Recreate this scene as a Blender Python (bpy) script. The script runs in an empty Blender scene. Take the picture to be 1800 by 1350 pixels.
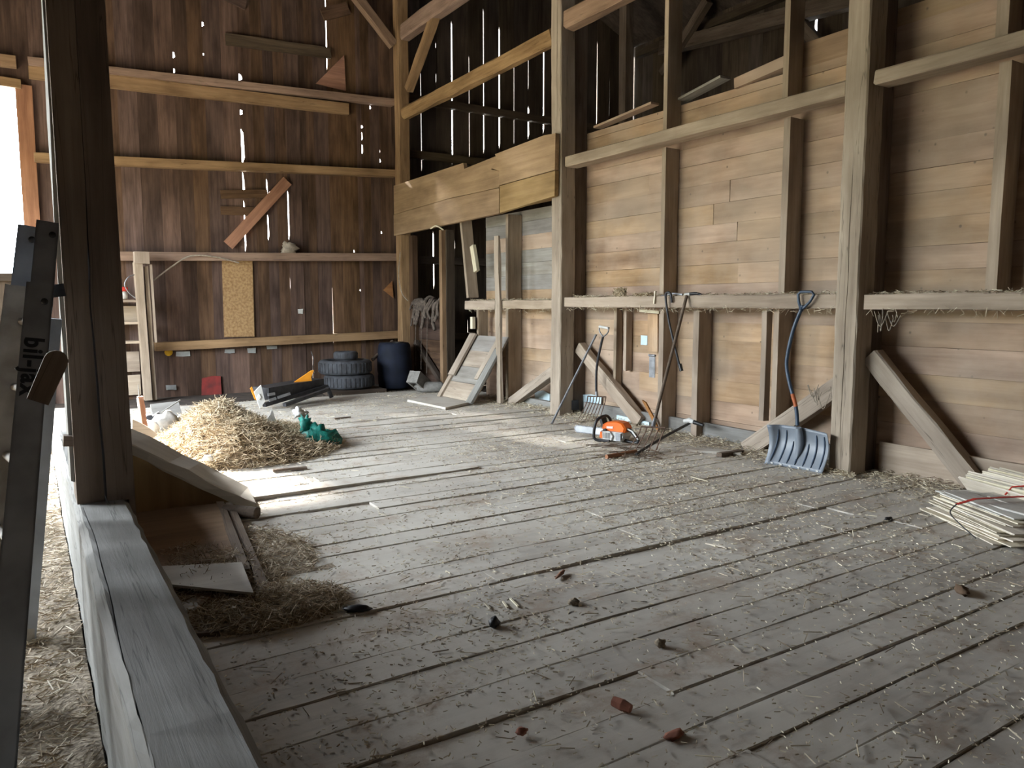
import bpy, math, random
from mathutils import Vector as V, Matrix, noise
random.seed(7)
R = random.uniform
S = bpy.context.scene
COL = S.collection

# ------------------------------------------------------------------ camera, world, sun, exposure
F, CX, CY = 1337.0, 900.0, 675.0
PITCH, YAW, EYE = math.atan(140/1337.0), math.radians(32.58), 1.4
cam = bpy.data.objects.new('camera', bpy.data.cameras.new('camera'))
COL.objects.link(cam)
cam.data.sensor_width = 36.0
cam.data.lens = 36.0*F/1800.0
cam.data.clip_start = .02
cam.location = (0, 0, EYE)
cam.rotation_euler = (math.pi/2 - PITCH, 0, -YAW)
S.camera = cam

W = bpy.data.worlds.new('sky'); S.world = W; W.use_nodes = True
bg = W.node_tree.nodes['Background']
bg.inputs[0].default_value = (0.86, 0.93, 1.0, 1)
bg.inputs[1].default_value = 23.0

def sun_dir(az, el):      # direction the light travels; az measured from +X towards -Y
    a, e = math.radians(az), math.radians(el)
    return V((math.cos(e)*math.cos(a), -math.cos(e)*math.sin(a), -math.sin(e)))
sl = bpy.data.lights.new('sun', 'SUN'); sl.energy = 60; sl.angle = math.radians(4.5); sl.color = (1, .96, .90)
so = bpy.data.objects.new('sun', sl); COL.objects.link(so); so.location = (-20, 12, 16)
so.rotation_euler = sun_dir(77, 31).to_track_quat('-Z', 'Y').to_euler()

def portal(name, loc, rot, sx, sy):
    l = bpy.data.lights.new(name, 'AREA'); l.shape = 'RECTANGLE'; l.size = sx; l.size_y = sy
    l.cycles.is_portal = True
    o = bpy.data.objects.new(name, l); COL.objects.link(o); o.location = loc; o.rotation_euler = rot
LEFT_X, DOOR_Y0, DOOR_Y1, DOOR_Z = -2.7, 5.5, 10.6, 3.45
portal('sky_portal', (LEFT_X-.1, (DOOR_Y0+DOOR_Y1)/2, DOOR_Z/2), (0, -math.pi/2, 0), DOOR_Z, DOOR_Y1-DOOR_Y0)

portal('sky_portal', (-.76, 12.9, 3.1), (-math.pi/2, 0, 0), 1.7, 2.55)
S.view_settings.view_transform = 'Standard'
S.view_settings.look = 'None'
S.view_settings.gamma = 1
S.view_settings.use_curve_mapping = False
S.view_settings.exposure = 0.72
S.cycles.max_bounces = 10
S.cycles.diffuse_bounces = 6

# ------------------------------------------------------------------ measuring: from the photograph to planes of the barn
_fw = V((math.sin(YAW)*math.cos(PITCH), math.cos(YAW)*math.cos(PITCH), -math.sin(PITCH)))
_rt = V((math.cos(YAW), -math.sin(YAW), 0)); _up = _rt.cross(_fw); _C = V((0, 0, EYE))
def _ray(x, y): return _fw + _rt*((x-CX)/F) - _up*((y-CY)/F)
def AX(x, y, X0): d = _ray(x, y); return _C + d*(X0/d.x)          # on the plane X = X0
def AY(x, y, Y0): d = _ray(x, y); return _C + d*(Y0/d.y)          # on the plane Y = Y0
def AZ(x, y, Z0=0.0): d = _ray(x, y); return _C + d*((Z0-EYE)/d.z)  # on the plane Z = Z0

# ------------------------------------------------------------------ materials
MATS = {}
def nt(name):
    m = bpy.data.materials.new(name); m.use_nodes = True
    t = m.node_tree; return m, t, t.nodes['Principled BSDF']
def N(t, typ, **kw):
    n = t.nodes.new(typ)
    for k, v in kw.items(): setattr(n, k, v)
    return n
def ramp(t, stops):
    r = N(t, 'ShaderNodeValToRGB'); e = r.color_ramp.elements
    while len(e) < len(stops): e.new(.5)
    for k, (p, c) in enumerate(stops):
        e[k].position = p; e[k].color = (c[0], c[1], c[2], 1)
    return r
def wood(name, light, dark, vary=.35, rough=.85, stain=.5, checks=.0, grain=9.0, hue=.012, dust=None, bump=.35, nails=0.0):
    """weathered wood, grain along the local X axis of every timber"""
    m, t, b = nt(name); L = t.links.new
    tc = N(t, 'ShaderNodeTexCoord'); oi = N(t, 'ShaderNodeObjectInfo')
    mul = N(t, 'ShaderNodeMath', operation='MULTIPLY'); mul.inputs[1].default_value = 61.7
    L(oi.outputs['Random'], mul.inputs[0])
    add = N(t, 'ShaderNodeVectorMath', operation='ADD'); L(tc.outputs['Object'], add.inputs[0]); L(mul.outputs[0], add.inputs[1])
    mp = N(t, 'ShaderNodeMapping'); mp.inputs['Scale'].default_value = (.09*grain, grain*1.6, grain*1.6); L(add.outputs[0], mp.inputs[0])
    n1 = N(t, 'ShaderNodeTexNoise'); n1.inputs['Scale'].default_value = 2.2; n1.inputs['Detail'].default_value = 7; n1.inputs['Roughness'].default_value = .68
    n1.inputs['Distortion'].default_value = .4
    L(mp.outputs[0], n1.inputs['Vector'])
    r1 = ramp(t, [(.3, dark), (.68, light)]); L(n1.outputs['Fac'], r1.inputs[0])
    mp2 = N(t, 'ShaderNodeMapping'); mp2.inputs['Scale'].default_value = (.9, 2.6, 2.6); L(add.outputs[0], mp2.inputs[0])
    n2 = N(t, 'ShaderNodeTexNoise'); n2.inputs['Scale'].default_value = 1.6; n2.inputs['Detail'].default_value = 5; L(mp2.outputs[0], n2.inputs['Vector'])
    s = 1-stain
    r2 = ramp(t, [(.32, (s, s*.97, s*.95)), (.62, (1, 1, 1))]); L(n2.outputs['Fac'], r2.inputs[0])
    mx = N(t, 'ShaderNodeMix', data_type='RGBA', blend_type='MULTIPLY'); mx.inputs[0].default_value = 1
    L(r1.outputs[0], mx.inputs[6]); L(r2.outputs[0], mx.inputs[7]); out = mx.outputs[2]
    if checks:
        mp3 = N(t, 'ShaderNodeMapping'); mp3.inputs['Scale'].default_value = (.5, 15, 15); L(add.outputs[0], mp3.inputs[0])
        n3 = N(t, 'ShaderNodeTexNoise'); n3.inputs['Scale'].default_value = 1.0; n3.inputs['Detail'].default_value = 3; L(mp3.outputs[0], n3.inputs['Vector'])
        r3 = ramp(t, [(.0, (1, 1, 1)), (.491, (1, 1, 1)), (.5, (1-checks,)*3), (.508, (1, 1, 1))]); L(n3.outputs['Fac'], r3.inputs[0])
        m3 = N(t, 'ShaderNodeMix', data_type='RGBA', blend_type='MULTIPLY'); m3.inputs[0].default_value = 1
        L(out, m3.inputs[6]); L(r3.outputs[0], m3.inputs[7]); out = m3.outputs[2]
    if nails:
        mpn = N(t, 'ShaderNodeMapping'); mpn.inputs['Scale'].default_value = (8, 14, 7); L(add.outputs[0], mpn.inputs[0])
        vo = N(t, 'ShaderNodeTexVoronoi'); vo.inputs['Scale'].default_value = 1.0; L(mpn.outputs[0], vo.inputs['Vector'])
        sx = N(t, 'ShaderNodeSeparateColor'); L(vo.outputs['Color'], sx.inputs[0])
        gt = N(t, 'ShaderNodeMath', operation='GREATER_THAN'); gt.inputs[1].default_value = .45; L(sx.outputs[0], gt.inputs[0])
        lt = N(t, 'ShaderNodeMapRange'); lt.inputs[1].default_value = .05; lt.inputs[2].default_value = .11; lt.inputs[3].default_value = nails; lt.inputs[4].default_value = 0; L(vo.outputs['Distance'], lt.inputs[0])
        mm = N(t, 'ShaderNodeMath', operation='MULTIPLY'); L(gt.outputs[0], mm.inputs[0]); L(lt.outputs[0], mm.inputs[1])
        m7 = N(t, 'ShaderNodeMix', data_type='RGBA'); L(mm.outputs[0], m7.inputs[0]); L(out, m7.inputs[6]); m7.inputs[7].default_value = (.05, .04, .03, 1); out = m7.outputs[2]
    hs = N(t, 'ShaderNodeHueSaturation')
    mr = N(t, 'ShaderNodeMapRange'); mr.inputs[3].default_value = 1-vary; mr.inputs[4].default_value = 1+vary; L(oi.outputs['Random'], mr.inputs[0])
    m4 = N(t, 'ShaderNodeMath', operation='MULTIPLY'); m4.inputs[1].default_value = 7.31; L(oi.outputs['Random'], m4.inputs[0])
    fr = N(t, 'ShaderNodeMath', operation='FRACT'); L(m4.outputs[0], fr.inputs[0])
    mh = N(t, 'ShaderNodeMapRange'); mh.inputs[3].default_value = .5-hue; mh.inputs[4].default_value = .5+hue; L(fr.outputs[0], mh.inputs[0])
    ms = N(t, 'ShaderNodeMapRange'); sv_ = min(.22, hue*18); ms.inputs[3].default_value = 1-sv_; ms.inputs[4].default_value = 1+sv_; L(fr.outputs[0], ms.inputs[0])
    L(mr.outputs[0], hs.inputs['Value']); L(mh.outputs[0], hs.inputs['Hue']); L(ms.outputs[0], hs.inputs['Saturation'])
    L(out, hs.inputs['Color']); out = hs.outputs[0]
    if dust:
        dn = N(t, 'ShaderNodeTexNoise'); dn.inputs['Scale'].default_value = 1.1; dn.inputs['Detail'].default_value = 9; dn.inputs['Roughness'].default_value = .62
        gm = N(t, 'ShaderNodeNewGeometry'); L(gm.outputs['Position'], dn.inputs['Vector'])
        dr = ramp(t, [(.36, (0, 0, 0)), (.6, (1, 1, 1))]); L(dn.outputs['Fac'], dr.inputs[0])
        dm = N(t, 'ShaderNodeMath', operation='MULTIPLY'); dm.inputs[1].default_value = dust[1]; L(dr.outputs[0], dm.inputs[0])
        m5 = N(t, 'ShaderNodeMix', data_type='RGBA'); L(dm.outputs[0], m5.inputs[0]); L(out, m5.inputs[6]); m5.inputs[7].default_value = (*dust[0], 1)
        out = m5.outputs[2]
        if len(dust) > 2:
            dn2 = N(t, 'ShaderNodeTexNoise'); dn2.inputs['Scale'].default_value = 2.3; dn2.inputs['Detail'].default_value = 12; dn2.inputs['Roughness'].default_value = .78
            av = N(t, 'ShaderNodeVectorMath', operation='ADD'); av.inputs[1].default_value = (13.1, 4.7, 0); L(gm.outputs['Position'], av.inputs[0]); L(av.outputs[0], dn2.inputs['Vector'])
            dr2 = ramp(t, [(.52, (0, 0, 0)), (.62, (1, 1, 1))]); L(dn2.outputs['Fac'], dr2.inputs[0])
            dm2 = N(t, 'ShaderNodeMath', operation='MULTIPLY'); dm2.inputs[1].default_value = dust[3]; L(dr2.outputs[0], dm2.inputs[0])
            m6 = N(t, 'ShaderNodeMix', data_type='RGBA'); L(dm2.outputs[0], m6.inputs[0]); L(out, m6.inputs[6]); m6.inputs[7].default_value = (*dust[2], 1)
            out = m6.outputs[2]
    L(out, b.inputs['Base Color'])
    b.inputs['Roughness'].default_value = rough; b.inputs['Specular IOR Level'].default_value = .2
    bp = N(t, 'ShaderNodeBump'); bp.inputs['Strength'].default_value = bump; bp.inputs['Distance'].default_value = .01
    L(n1.outputs['Fac'], bp.inputs['Height']); L(bp.outputs[0], b.inputs['Normal'])
    MATS[name] = m; return m
def plain(name, c, rough=.6, metal=0.0, c2=None, scale=8.0, bump=.15, spec=.4, detail=6):
    m, t, b = nt(name); L = t.links.new
    tc = N(t, 'ShaderNodeTexCoord'); n = N(t, 'ShaderNodeTexNoise'); n.inputs['Scale'].default_value = scale; n.inputs['Detail'].default_value = detail
    L(tc.outputs['Object'], n.inputs['Vector'])
    c2 = c2 or tuple(x*.65 for x in c)
    r = ramp(t, [(.35, c2), (.62, c)]); L(n.outputs['Fac'], r.inputs[0]); L(r.outputs[0], b.inputs['Base Color'])
    b.inputs['Roughness'].default_value = rough; b.inputs['Metallic'].default_value = metal; b.inputs['Specular IOR Level'].default_value = spec
    bp = N(t, 'ShaderNodeBump'); bp.inputs['Strength'].default_value = bump; bp.inputs['Distance'].default_value = .01
    L(n.outputs['Fac'], bp.inputs['Height']); L(bp.outputs[0], b.inputs['Normal'])
    MATS[name] = m; return m
def strawmat(name, a, b_, c):
    m, t, b = nt(name); L = t.links.new
    g = N(t, 'ShaderNodeNewGeometry')
    r = ramp(t, [(0, a), (.55, b_), (1, c)]); L(g.outputs['Random Per Island'], r.inputs[0]); L(r.outputs[0], b.inputs['Base Color'])
    b.inputs['Roughness'].default_value = .75; b.inputs['Specular IOR Level'].default_value = .25
    MATS[name] = m; return m

w_floor = wood('floor_wood', (.52, .49, .44), (.38, .355, .315), vary=.07, stain=.18, grain=6, hue=.003, dust=((.58, .55, .49), .75, (.36, .285, .22), .75), bump=.2)
w_tan   = wood('tan_board', (.52, .365, .245), (.345, .225, .145), vary=.15, stain=.45, grain=4, hue=.008, dust=((.47, .39, .31), .45), bump=.2, nails=.8)
w_head  = wood('header_board', (.42, .295, .185), (.29, .195, .12), vary=.08, stain=.35, grain=4)
w_grey  = wood('grey_board', (.40, .385, .36), (.27, .25, .225), vary=.18, stain=.35, grain=5)
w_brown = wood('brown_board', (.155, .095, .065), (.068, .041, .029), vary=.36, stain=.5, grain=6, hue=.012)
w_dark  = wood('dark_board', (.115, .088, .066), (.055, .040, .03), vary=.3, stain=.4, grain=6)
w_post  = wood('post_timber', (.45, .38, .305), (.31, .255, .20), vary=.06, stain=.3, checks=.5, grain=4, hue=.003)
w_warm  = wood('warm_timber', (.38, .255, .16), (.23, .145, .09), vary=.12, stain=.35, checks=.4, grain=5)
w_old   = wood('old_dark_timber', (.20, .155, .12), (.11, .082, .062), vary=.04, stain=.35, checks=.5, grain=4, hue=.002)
w_sill  = wood('weathered_sill', (.29, .288, .275), (.20, .195, .18), vary=.03, stain=.3, checks=.45, grain=5)
w_rail  = wood('rail_board', (.47, .385, .30), (.32, .255, .19), vary=.08, stain=.35, grain=5, hue=.004)
w_ply   = wood('plywood', (.30, .205, .12), (.20, .13, .075), vary=.1, stain=.25, grain=3)
w_shing = wood('cedar_shingle', (.80, .75, .62), (.60, .53, .40), vary=.18, stain=.25, grain=10)
w_shgrey = wood('grey_shingle', (.68, .67, .62), (.53, .51, .46), vary=.08, stain=.3, grain=8)
w_pale  = wood('pale_sheet_wood', (.60, .58, .52), (.48, .46, .41), vary=.04, stain=.2, grain=4)
w_red   = wood('reddish_board', (.40, .20, .10), (.24, .11, .055), vary=.08, stain=.3, grain=5)
osb = plain('strand_board', (.38, .25, .12), .8, c2=(.25, .145, .065), scale=28, bump=.4)
m_straw = strawmat('straw', (.60, .51, .37), (.40, .31, .20), (.22, .165, .11))
m_aisle = strawmat('aisle_straw', (.72, .66, .54), (.42, .33, .22), (.20, .15, .10))
m_hay = strawmat('hay', (.64, .56, .41), (.42, .33, .21), (.19, .135, .08))
m_chaff = strawmat('chaff', (.74, .68, .52), (.52, .45, .33), (.26, .20, .14))
m_strawb = plain('matted_straw', (.36, .30, .22), .95, c2=(.15, .115, .08), scale=55, bump=1.0)
m_hayb = plain('matted_hay', (.28, .21, .13), .95, c2=(.10, .07, .045), scale=26, bump=1.0)
steel = plain('worn_steel', (.30, .31, .33), .45, .8, scale=14)
dsteel = plain('dark_steel', (.055, .055, .06), .5, .5, scale=14)
rust = plain('rusty_steel', (.20, .135, .10), .8, .3, c2=(.09, .05, .035), scale=30)
alu = plain('ladder_aluminium', (.42, .46, .52), .55, .1, scale=5)
fibre = plain('ladder_grime', (.46, .43, .38), .75, .0, c2=(.30, .27, .23), scale=9)
barm = plain('bar_steel', (.52, .55, .58), .4, .4, scale=5)
black = plain('black_plastic', (.018, .018, .02), .45)
rubber = plain('tyre_rubber', (.055, .06, .07), .85, c2=(.03, .03, .034), scale=10)
orange = plain('orange_plastic', (.85, .17, .015), .4, c2=(.70, .12, .01), scale=6, bump=.02)
ochre = plain('orange_paint', (.80, .32, .02), .55, c2=(.6, .22, .012), scale=6)
cream = plain('pale_grey_plastic', (.62, .62, .60), .5, c2=(.46, .46, .44))
white = plain('white_paper', (.80, .80, .78), .8, c2=(.66, .66, .63), scale=5)
bluewhite = plain('pale_blue_sheet', (.60, .74, .80), .7, c2=(.46, .60, .66), scale=7)
blue = plain('navy_blue_plastic', (.005, .009, .024), .8, c2=(.003, .006, .015))
shovelgrey = plain('grey_blade_plastic', (.215, .245, .28), .42, c2=(.17, .195, .23), scale=4, bump=.03)
shovelblue = plain('dark_blue_tube', (.045, .075, .12), .4, c2=(.03, .05, .085))
redtape = plain('red_strap', (.55, .05, .035), .6, c2=(.35, .03, .02))
green = plain('green_net', (.008, .20, .155), .6, c2=(.004, .08, .065), scale=20, bump=.6)
tealm = plain('tin_sheet', (.50, .52, .52), .5, .4, scale=9)
yellow = plain('yellow_plastic', (.80, .46, .02), .5)
redp = plain('faded_red_paint', (.26, .035, .03), .8, c2=(.13, .03, .028), scale=7)
concrete = plain('concrete', (.24, .23, .215), .95, c2=(.17, .165, .15), scale=18, bump=.5)
stone = plain('pale_rubble', (.72, .71, .68), .9, c2=(.50, .49, .46), scale=9, bump=.5)
webm = plain('dusty_web', (.36, .31, .25), .95, c2=(.24, .2, .155), scale=20)
rope = plain('dirty_rope', (.15, .12, .10), .95, c2=(.07, .055, .045), scale=25)
brick = plain('brick_red', (.30, .12, .075), .9, c2=(.19, .07, .045), scale=15, bump=.5)
inkm = plain('lettering_ink', (.03, .035, .045), .6)
earth = plain('dark_floor_end', (.09, .07, .055), 1, c2=(.045, .036, .03), scale=6, bump=.8)  # dark brown tone of the strip behind the last planks
outside = plain('grass_outside', (.27, .235, .175), 1, c2=(.20, .175, .12), scale=.4)
blocker_leaf = plain('blocker_leaves', (.11, .13, .06), 1, c2=(.05, .06, .025), scale=1.5)  # leaves of the unseen hedge added to hold back sky light

# ------------------------------------------------------------------ helpers
WM = {}
def place(o, M, parent):
    WM[o.name] = M.copy()
    if parent is not None:
        o.parent = parent
        o.matrix_basis = WM[parent.name].inverted() @ M
    else:
        o.matrix_basis = M
def link_mesh(name, me, M=None, parent=None):
    o = bpy.data.objects.new(name, me); COL.objects.link(o); place(o, M or Matrix(), parent); return o
def tag(o, label, cat, group=None):
    o['label'] = label; o['category'] = cat
    if group: o['group'] = group
    return o
def thing(name, label, cat, loc=(0, 0, 0), rotz=0, group=None):
    o = bpy.data.objects.new(name, None); COL.objects.link(o); o.empty_display_size = .1
    place(o, Matrix.Translation(V(loc)) @ Matrix.Rotation(rotz, 4, 'Z'), None)
    return tag(o, label, cat, group)
def struct(name, loc=(0, 0, 0)):
    o = bpy.data.objects.new(name, None); COL.objects.link(o); place(o, Matrix.Translation(V(loc)), None)
    o['kind'] = 'structure'; return o
def frame(p0, d, up=(0, 0, 1)):
    x = V(d).normalized(); u = V(up)
    if abs(x.dot(u.normalized())) > .98: u = V((0, 1, 0)) if abs(x.y) < .9 else V((1, 0, 0))
    z = (u - x*x.dot(u)).normalized(); y = z.cross(x)
    M = Matrix((x, y, z)).transposed().to_4x4(); M.translation = V(p0); return M

class MB:
    def __init__(s): s.v = []; s.f = []; s.sm = []
    def add(s, vs, fs, smooth=False):
        k = len(s.v); s.v += [tuple(x) for x in vs]; s.f += [tuple(i+k for i in f) for f in fs]; s.sm += [smooth]*len(fs)
    def box(s, lo, hi, M=None):
        a, b = V(lo), V(hi)
        vs = [V((x, y, z)) for x in (a.x, b.x) for y in (a.y, b.y) for z in (a.z, b.z)]
        if M: vs = [M @ v for v in vs]
        s.add(vs, [(0, 1, 3, 2), (4, 6, 7, 5), (0, 4, 5, 1), (2, 3, 7, 6), (0, 2, 6, 4), (1, 5, 7, 3)])
    def prism(s, pts, t, M=None):
        n = len(pts); vs = [V((p[0], p[1], 0)) for p in pts] + [V((p[0], p[1], t)) for p in pts]
        if M: vs = [M @ v for v in vs]
        s.add(vs, [tuple(range(n-1, -1, -1)), tuple(range(n, 2*n))] + [(i, (i+1) % n, n+(i+1) % n, n+i) for i in range(n)])
    def tube(s, pts, r, n=8, smooth=True, closed=False):
        pts = [V(p) for p in pts]; m = len(pts); rs = r if isinstance(r, (list, tuple)) else [r]*m
        t0 = (pts[1]-pts[0]).normalized(); u = t0.orthogonal().normalized(); vs = []
        for i, p in enumerate(pts):
            if closed: t = (pts[(i+1) % m]-pts[i-1]).normalized()
            else: t = (pts[min(i+1, m-1)]-pts[max(i-1, 0)]).normalized()
            u = (u - t*t.dot(u)).normalized(); w = t.cross(u)
            for k in range(n):
                a = 2*math.pi*k/n; vs.append(p + (u*math.cos(a)+w*math.sin(a))*rs[i])
        fs = []
        for i in range(m if closed else m-1):
            j = (i+1) % m
            for k in range(n): fs.append((i*n+k, i*n+(k+1) % n, j*n+(k+1) % n, j*n+k))
        s.add(vs, fs, smooth)
        if not closed: s.add(vs[:n], [tuple(range(n-1, -1, -1))]); s.add(vs[-n:], [tuple(range(n))])
    def lathe(s, prof, n=24, M=None, smooth=True):
        vs = []
        for r, z in prof:
            for k in range(n):
                a = 2*math.pi*k/n; vs.append(V((r*math.cos(a), r*math.sin(a), z)))
        if M: vs = [M @ v for v in vs]
        fs = [(i*n+k, i*n+(k+1) % n, (i+1)*n+(k+1) % n, (i+1)*n+k) for i in range(len(prof)-1) for k in range(n)]
        s.add(vs, fs, smooth)
    def blob(s, c, rx, ry, rz, seed=0, amp=.25, n=9, m=12, fr=2.0):
        vs = []; fs = []
        for i in range(n+1):
            th = math.pi*i/n
            for k in range(m):
                ph = 2*math.pi*k/m; d = V((math.sin(th)*math.cos(ph), math.sin(th)*math.sin(ph), math.cos(th)))
                q = 1+amp*noise.noise(d*fr+V((seed*7.1, seed*3.3, seed)))*2
                vs.append(V(c)+V((d.x*rx, d.y*ry, d.z*rz))*q)
        for i in range(n):
            for k in range(m): fs.append((i*m+k, (i+1)*m+k, (i+1)*m+(k+1) % m, i*m+(k+1) % m))
        s.add(vs, fs, True)
    def mesh(s, name, mat):
        me = bpy.data.meshes.new(name); me.from_pydata(s.v, [], s.f); me.materials.append(mat)
        me.polygons.foreach_set('use_smooth', s.sm); me.update(); return me
    def obj(s, name, mat, parent=None, M=None, kind=None):
        """vertices given in world space unless M is given"""
        if M is None:
            if s.v:
                lo = V([min(v[i] for v in s.v) for i in range(3)]); hi = V([max(v[i] for v in s.v) for i in range(3)])
                c = V(((lo.x+hi.x)/2, (lo.y+hi.y)/2, lo.z))
            else: c = V((0, 0, 0))
            s.v = [tuple(V(v)-c) for v in s.v]; M = Matrix.Translation(c)
        o = link_mesh(name, s.mesh(name, mat), M, parent)
        if kind: o['kind'] = kind
        return o

def timber(name, p0, p1, w, h, mat, parent=None, up=(0, 0, 1), seg=1, jit=0.0, bev=0.0, taper=1.0, wob=0.0, crack=None):
    """a sawn piece from p0 to p1; w across, h along 'up'; origin at p0, grain along local X"""
    p0, p1 = V(p0), V(p1); d = p1-p0; Ln = d.length; M = frame(p0, d, up)
    hw, hh = w/2, h/2
    if bev: ring = [(-hw+bev, -hh), (hw-bev, -hh), (hw, -hh+bev), (hw, hh-bev), (hw-bev, hh), (-hw+bev, hh), (-hw, hh-bev), (-hw, -hh+bev)]
    else: ring = [(-hw, -hh), (hw, -hh), (hw, hh), (-hw, hh)]
    if crack:      # (side, offset, width, depth, from, to): a drying check running along the face
        sg, off, cw, cd, f0, f1 = crack
        if sg < 0: ring = ring[:1]+[(off-cw, -hh), (off, -hh), (off+cw, -hh)]+ring[1:]; ci = 1
        else: ring = ring[:5]+[(off+cw, hh), (off, hh), (off-cw, hh)]+ring[5:]; ci = 5
    n = len(ring); b = MB(); vs = []; sd = R(0, 99)
    for i in range(seg+1):
        f = i/seg; k = 1+(taper-1)*f
        oy, oz = wob*noise.noise(V((f*2.3, sd, 0))), wob*noise.noise(V((f*2.3, sd, 5)))
        wv = .03*noise.noise(V((f*4.7, sd, 9)))+.012*noise.noise(V((f*17, sd, 4)))
        for q, (y, z) in enumerate(ring):
            jj = jit
            if crack and ci <= q <= ci+2:
                y += wv; jj = jit*.15; on = max(0, min(1, (f-f0)*14, (f1-f)*14))
                if q == ci+1: z -= sg*cd*on
                else: y = (y-off-wv)*(on*R(.6, 1.0)+.03)+off+wv
            vs.append((Ln*f + (R(-jj, jj) if i in (0, seg) else 0), y*k+oy+R(-jj, jj), z*k+oz+R(-jj, jj)))
    fs = [(i*n+q, (i+1)*n+q, (i+1)*n+(q+1) % n, i*n+(q+1) % n) for i in range(seg) for q in range(n)]
    fs = [f[::-1] for f in fs]
    fs += [tuple(range(n-1, -1, -1))[::-1], tuple(range(seg*n, seg*n+n))[::-1]]
    b.add(vs, fs)
    return b.obj(name, mat, parent, M)
def slab(name, pts, t, M, mat, parent=None):
    b = MB(); b.prism(pts, t); return b.obj(name, mat, parent, M)
def smooth_path(pts, k=6):
    P = [V(p) for p in pts]; out = []
    for i in range(len(P)-1):
        a, b, c, d = P[max(i-1, 0)], P[i], P[i+1], P[min(i+2, len(P)-1)]
        for j in range(k):
            t = j/k; out.append(.5*((2*b)+(c-a)*t+(2*a-5*b+4*c-d)*t*t+(3*b-a-3*c+d)*t**3))
    out.append(P[-1]); return out
def straws(name, items, mat, parent=None):
    """items: (pos, dir, length, radius); real three-sided stalks in one mesh"""
    vs = []; fs = []
    for p, d, Ln, r in items:
        d = V(d).normalized(); u = d.orthogonal().normalized(); w = d.cross(u); k = len(vs); a = V(p)-d*Ln/2; e = V(p)+d*Ln/2
        for q in (a, e):
            for j in range(3):
                an = 2.094*j; vs.append(tuple(q+(u*math.cos(an)+w*math.sin(an))*r))
        fs += [(k, k+1, k+4, k+3), (k+1, k+2, k+5, k+4), (k+2, k, k+3, k+5), (k, k+2, k+1), (k+3, k+4, k+5)]
    b = MB(); b.v = vs; b.f = fs; b.sm = [False]*len(fs)
    o = b.obj(name, mat, parent); o['kind'] = 'stuff'; return o

# ================================================================== THE SETTING
XW, YB, XO = 6.05, 12.72, 11.2       # faces of the inner right wall, the back gable, the far side wall

# ---- floor: boards run across the barn (along X), each one a plank
floor = struct('floor'); SEAMS = []
y = -1.2
while y < 11.2:
    w = R(.175, .23)
    cuts = [.40, 3.1+R(-.06, .06), 6.15]
    if random.random() < .35: cuts = [.40, 6.15]
    elif random.random() < .3: cuts = [.40, 1.9+R(-.1, .1), 4.6+R(-.1, .1), 6.15]
    for a, b in zip(cuts, cuts[1:]):
        dz = R(-.007, .007); tl = R(-.004, .004)
        g = R(.004, .012)
        timber('plank', (a+.003, y+w/2, -.025+dz), (b-.003, y+w/2, -.025+dz+tl), w-g, .05, w_floor, floor, seg=12, jit=.0022, bev=.004, wob=.007)
    y += w; SEAMS.append(y)
bb = MB(); bb.box((-2.8, -1.6, -.3), (11.4, 13.0, -.055)); bb.obj('subfloor', w_dark, floor)
bb = MB(); bb.box((.14, 11.2, -.055), (6.15, YB, -.03)); bb.obj('dark_floor_strip', earth, floor)  # darker strip between the last planks and the back wall, slightly lower
bb = MB(); bb.box((-2.7, -1.6, -.055), (.135, YB, -.004)); bb.obj('aisle_floor', w_floor, floor)
g_ = MB(); g_.box((-60, -40, -.5), (-2.8, 60, -.3)); go = g_.obj('ground', outside); go['kind'] = 'structure'
b = MB(); vs = []; ny = 120  # unseen hedge, added outside the left door to block low sky light
for i in range(ny+1):
    yy = -40+100*i/ny; h = 4.2+1.2*noise.noise(V((yy*.25, 0, 1)))+.8*noise.noise(V((yy*1.1, 3, 1)))
    for dx, z in ((0, -.4), (-.6, h*.45), (-1.4, h*.85), (-2.4, h), (-4.5, h*.8), (-5.2, -.4)): vs.append((-19+dx+.5*noise.noise(V((yy*.8, z, 4))), yy, z))
b.add(vs, [(i*6+k, i*6+k+1, (i+1)*6+k+1, (i+1)*6+k) for i in range(ny) for k in range(5)], True)
ho = b.obj('hedge_blocker', blocker_leaf); ho['kind'] = 'structure'

# ---- back gable wall: vertical boards with real gaps where daylight comes through
wall_back = struct('wall_back')
SLITS = [  # x, top, bottom in the photograph; width in metres
 (305, 90, 102, .03), (305, 119, 128, .02), (313, 140, 146, .015), (361, 38, 47, .03), (352, 91, 96, .018),
 (424, 129, 142, .05), (422, 153, 160, .03), (424, 192, 202, .04), (426, 225, 290, .045), (429, 300, 345, .03), (433, 350, 445, .022),
 (467, 312, 352, .022), (470, 375, 425, .022), (505, 333, 425, .02), (571, -30, 125, .018),
 (586, 500, 608, .010), (634, 219, 225, .03), (635, 230, 247, .022), (637, 252, 272, .02), (645, 184, 191, .03), (667, 262, 268, .012), (670, 278, 286, .025),
 (667, 406, 411, .022), (625, 439, 444, .02), (633, 508, 512, .02), (514, 485, 512, .006), (550, 620, 690, .006)]
SLITR = [(738, 100, 305, .012), (764, 35, 150, .010), (765, 74, 84, .025), (765, 128, 146, .032), (793, 35, 290, .020), (823, 95, 280, .012), (848, 12, 272, .024), (876, 45, 263, .020),
 (902, 105, 258, .010), (926, 90, 160, .014), (928, 184, 246, .034), (953, 76, 236, .030), (978, 118, 220, .014), (1026, 60, 228, .013), (1047, 70, 222, .016), (1070, 85, 212, .006), (1092, 105, 208, .010)]
SLITD = [(759, 405, 510, .024), (787, 415, 470, .018), (788, 478, 520, .02), (789, 545, 640, .022), (797, 420, 440, .008), (816, 560, 590, .015)]
GAPS = {}
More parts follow.
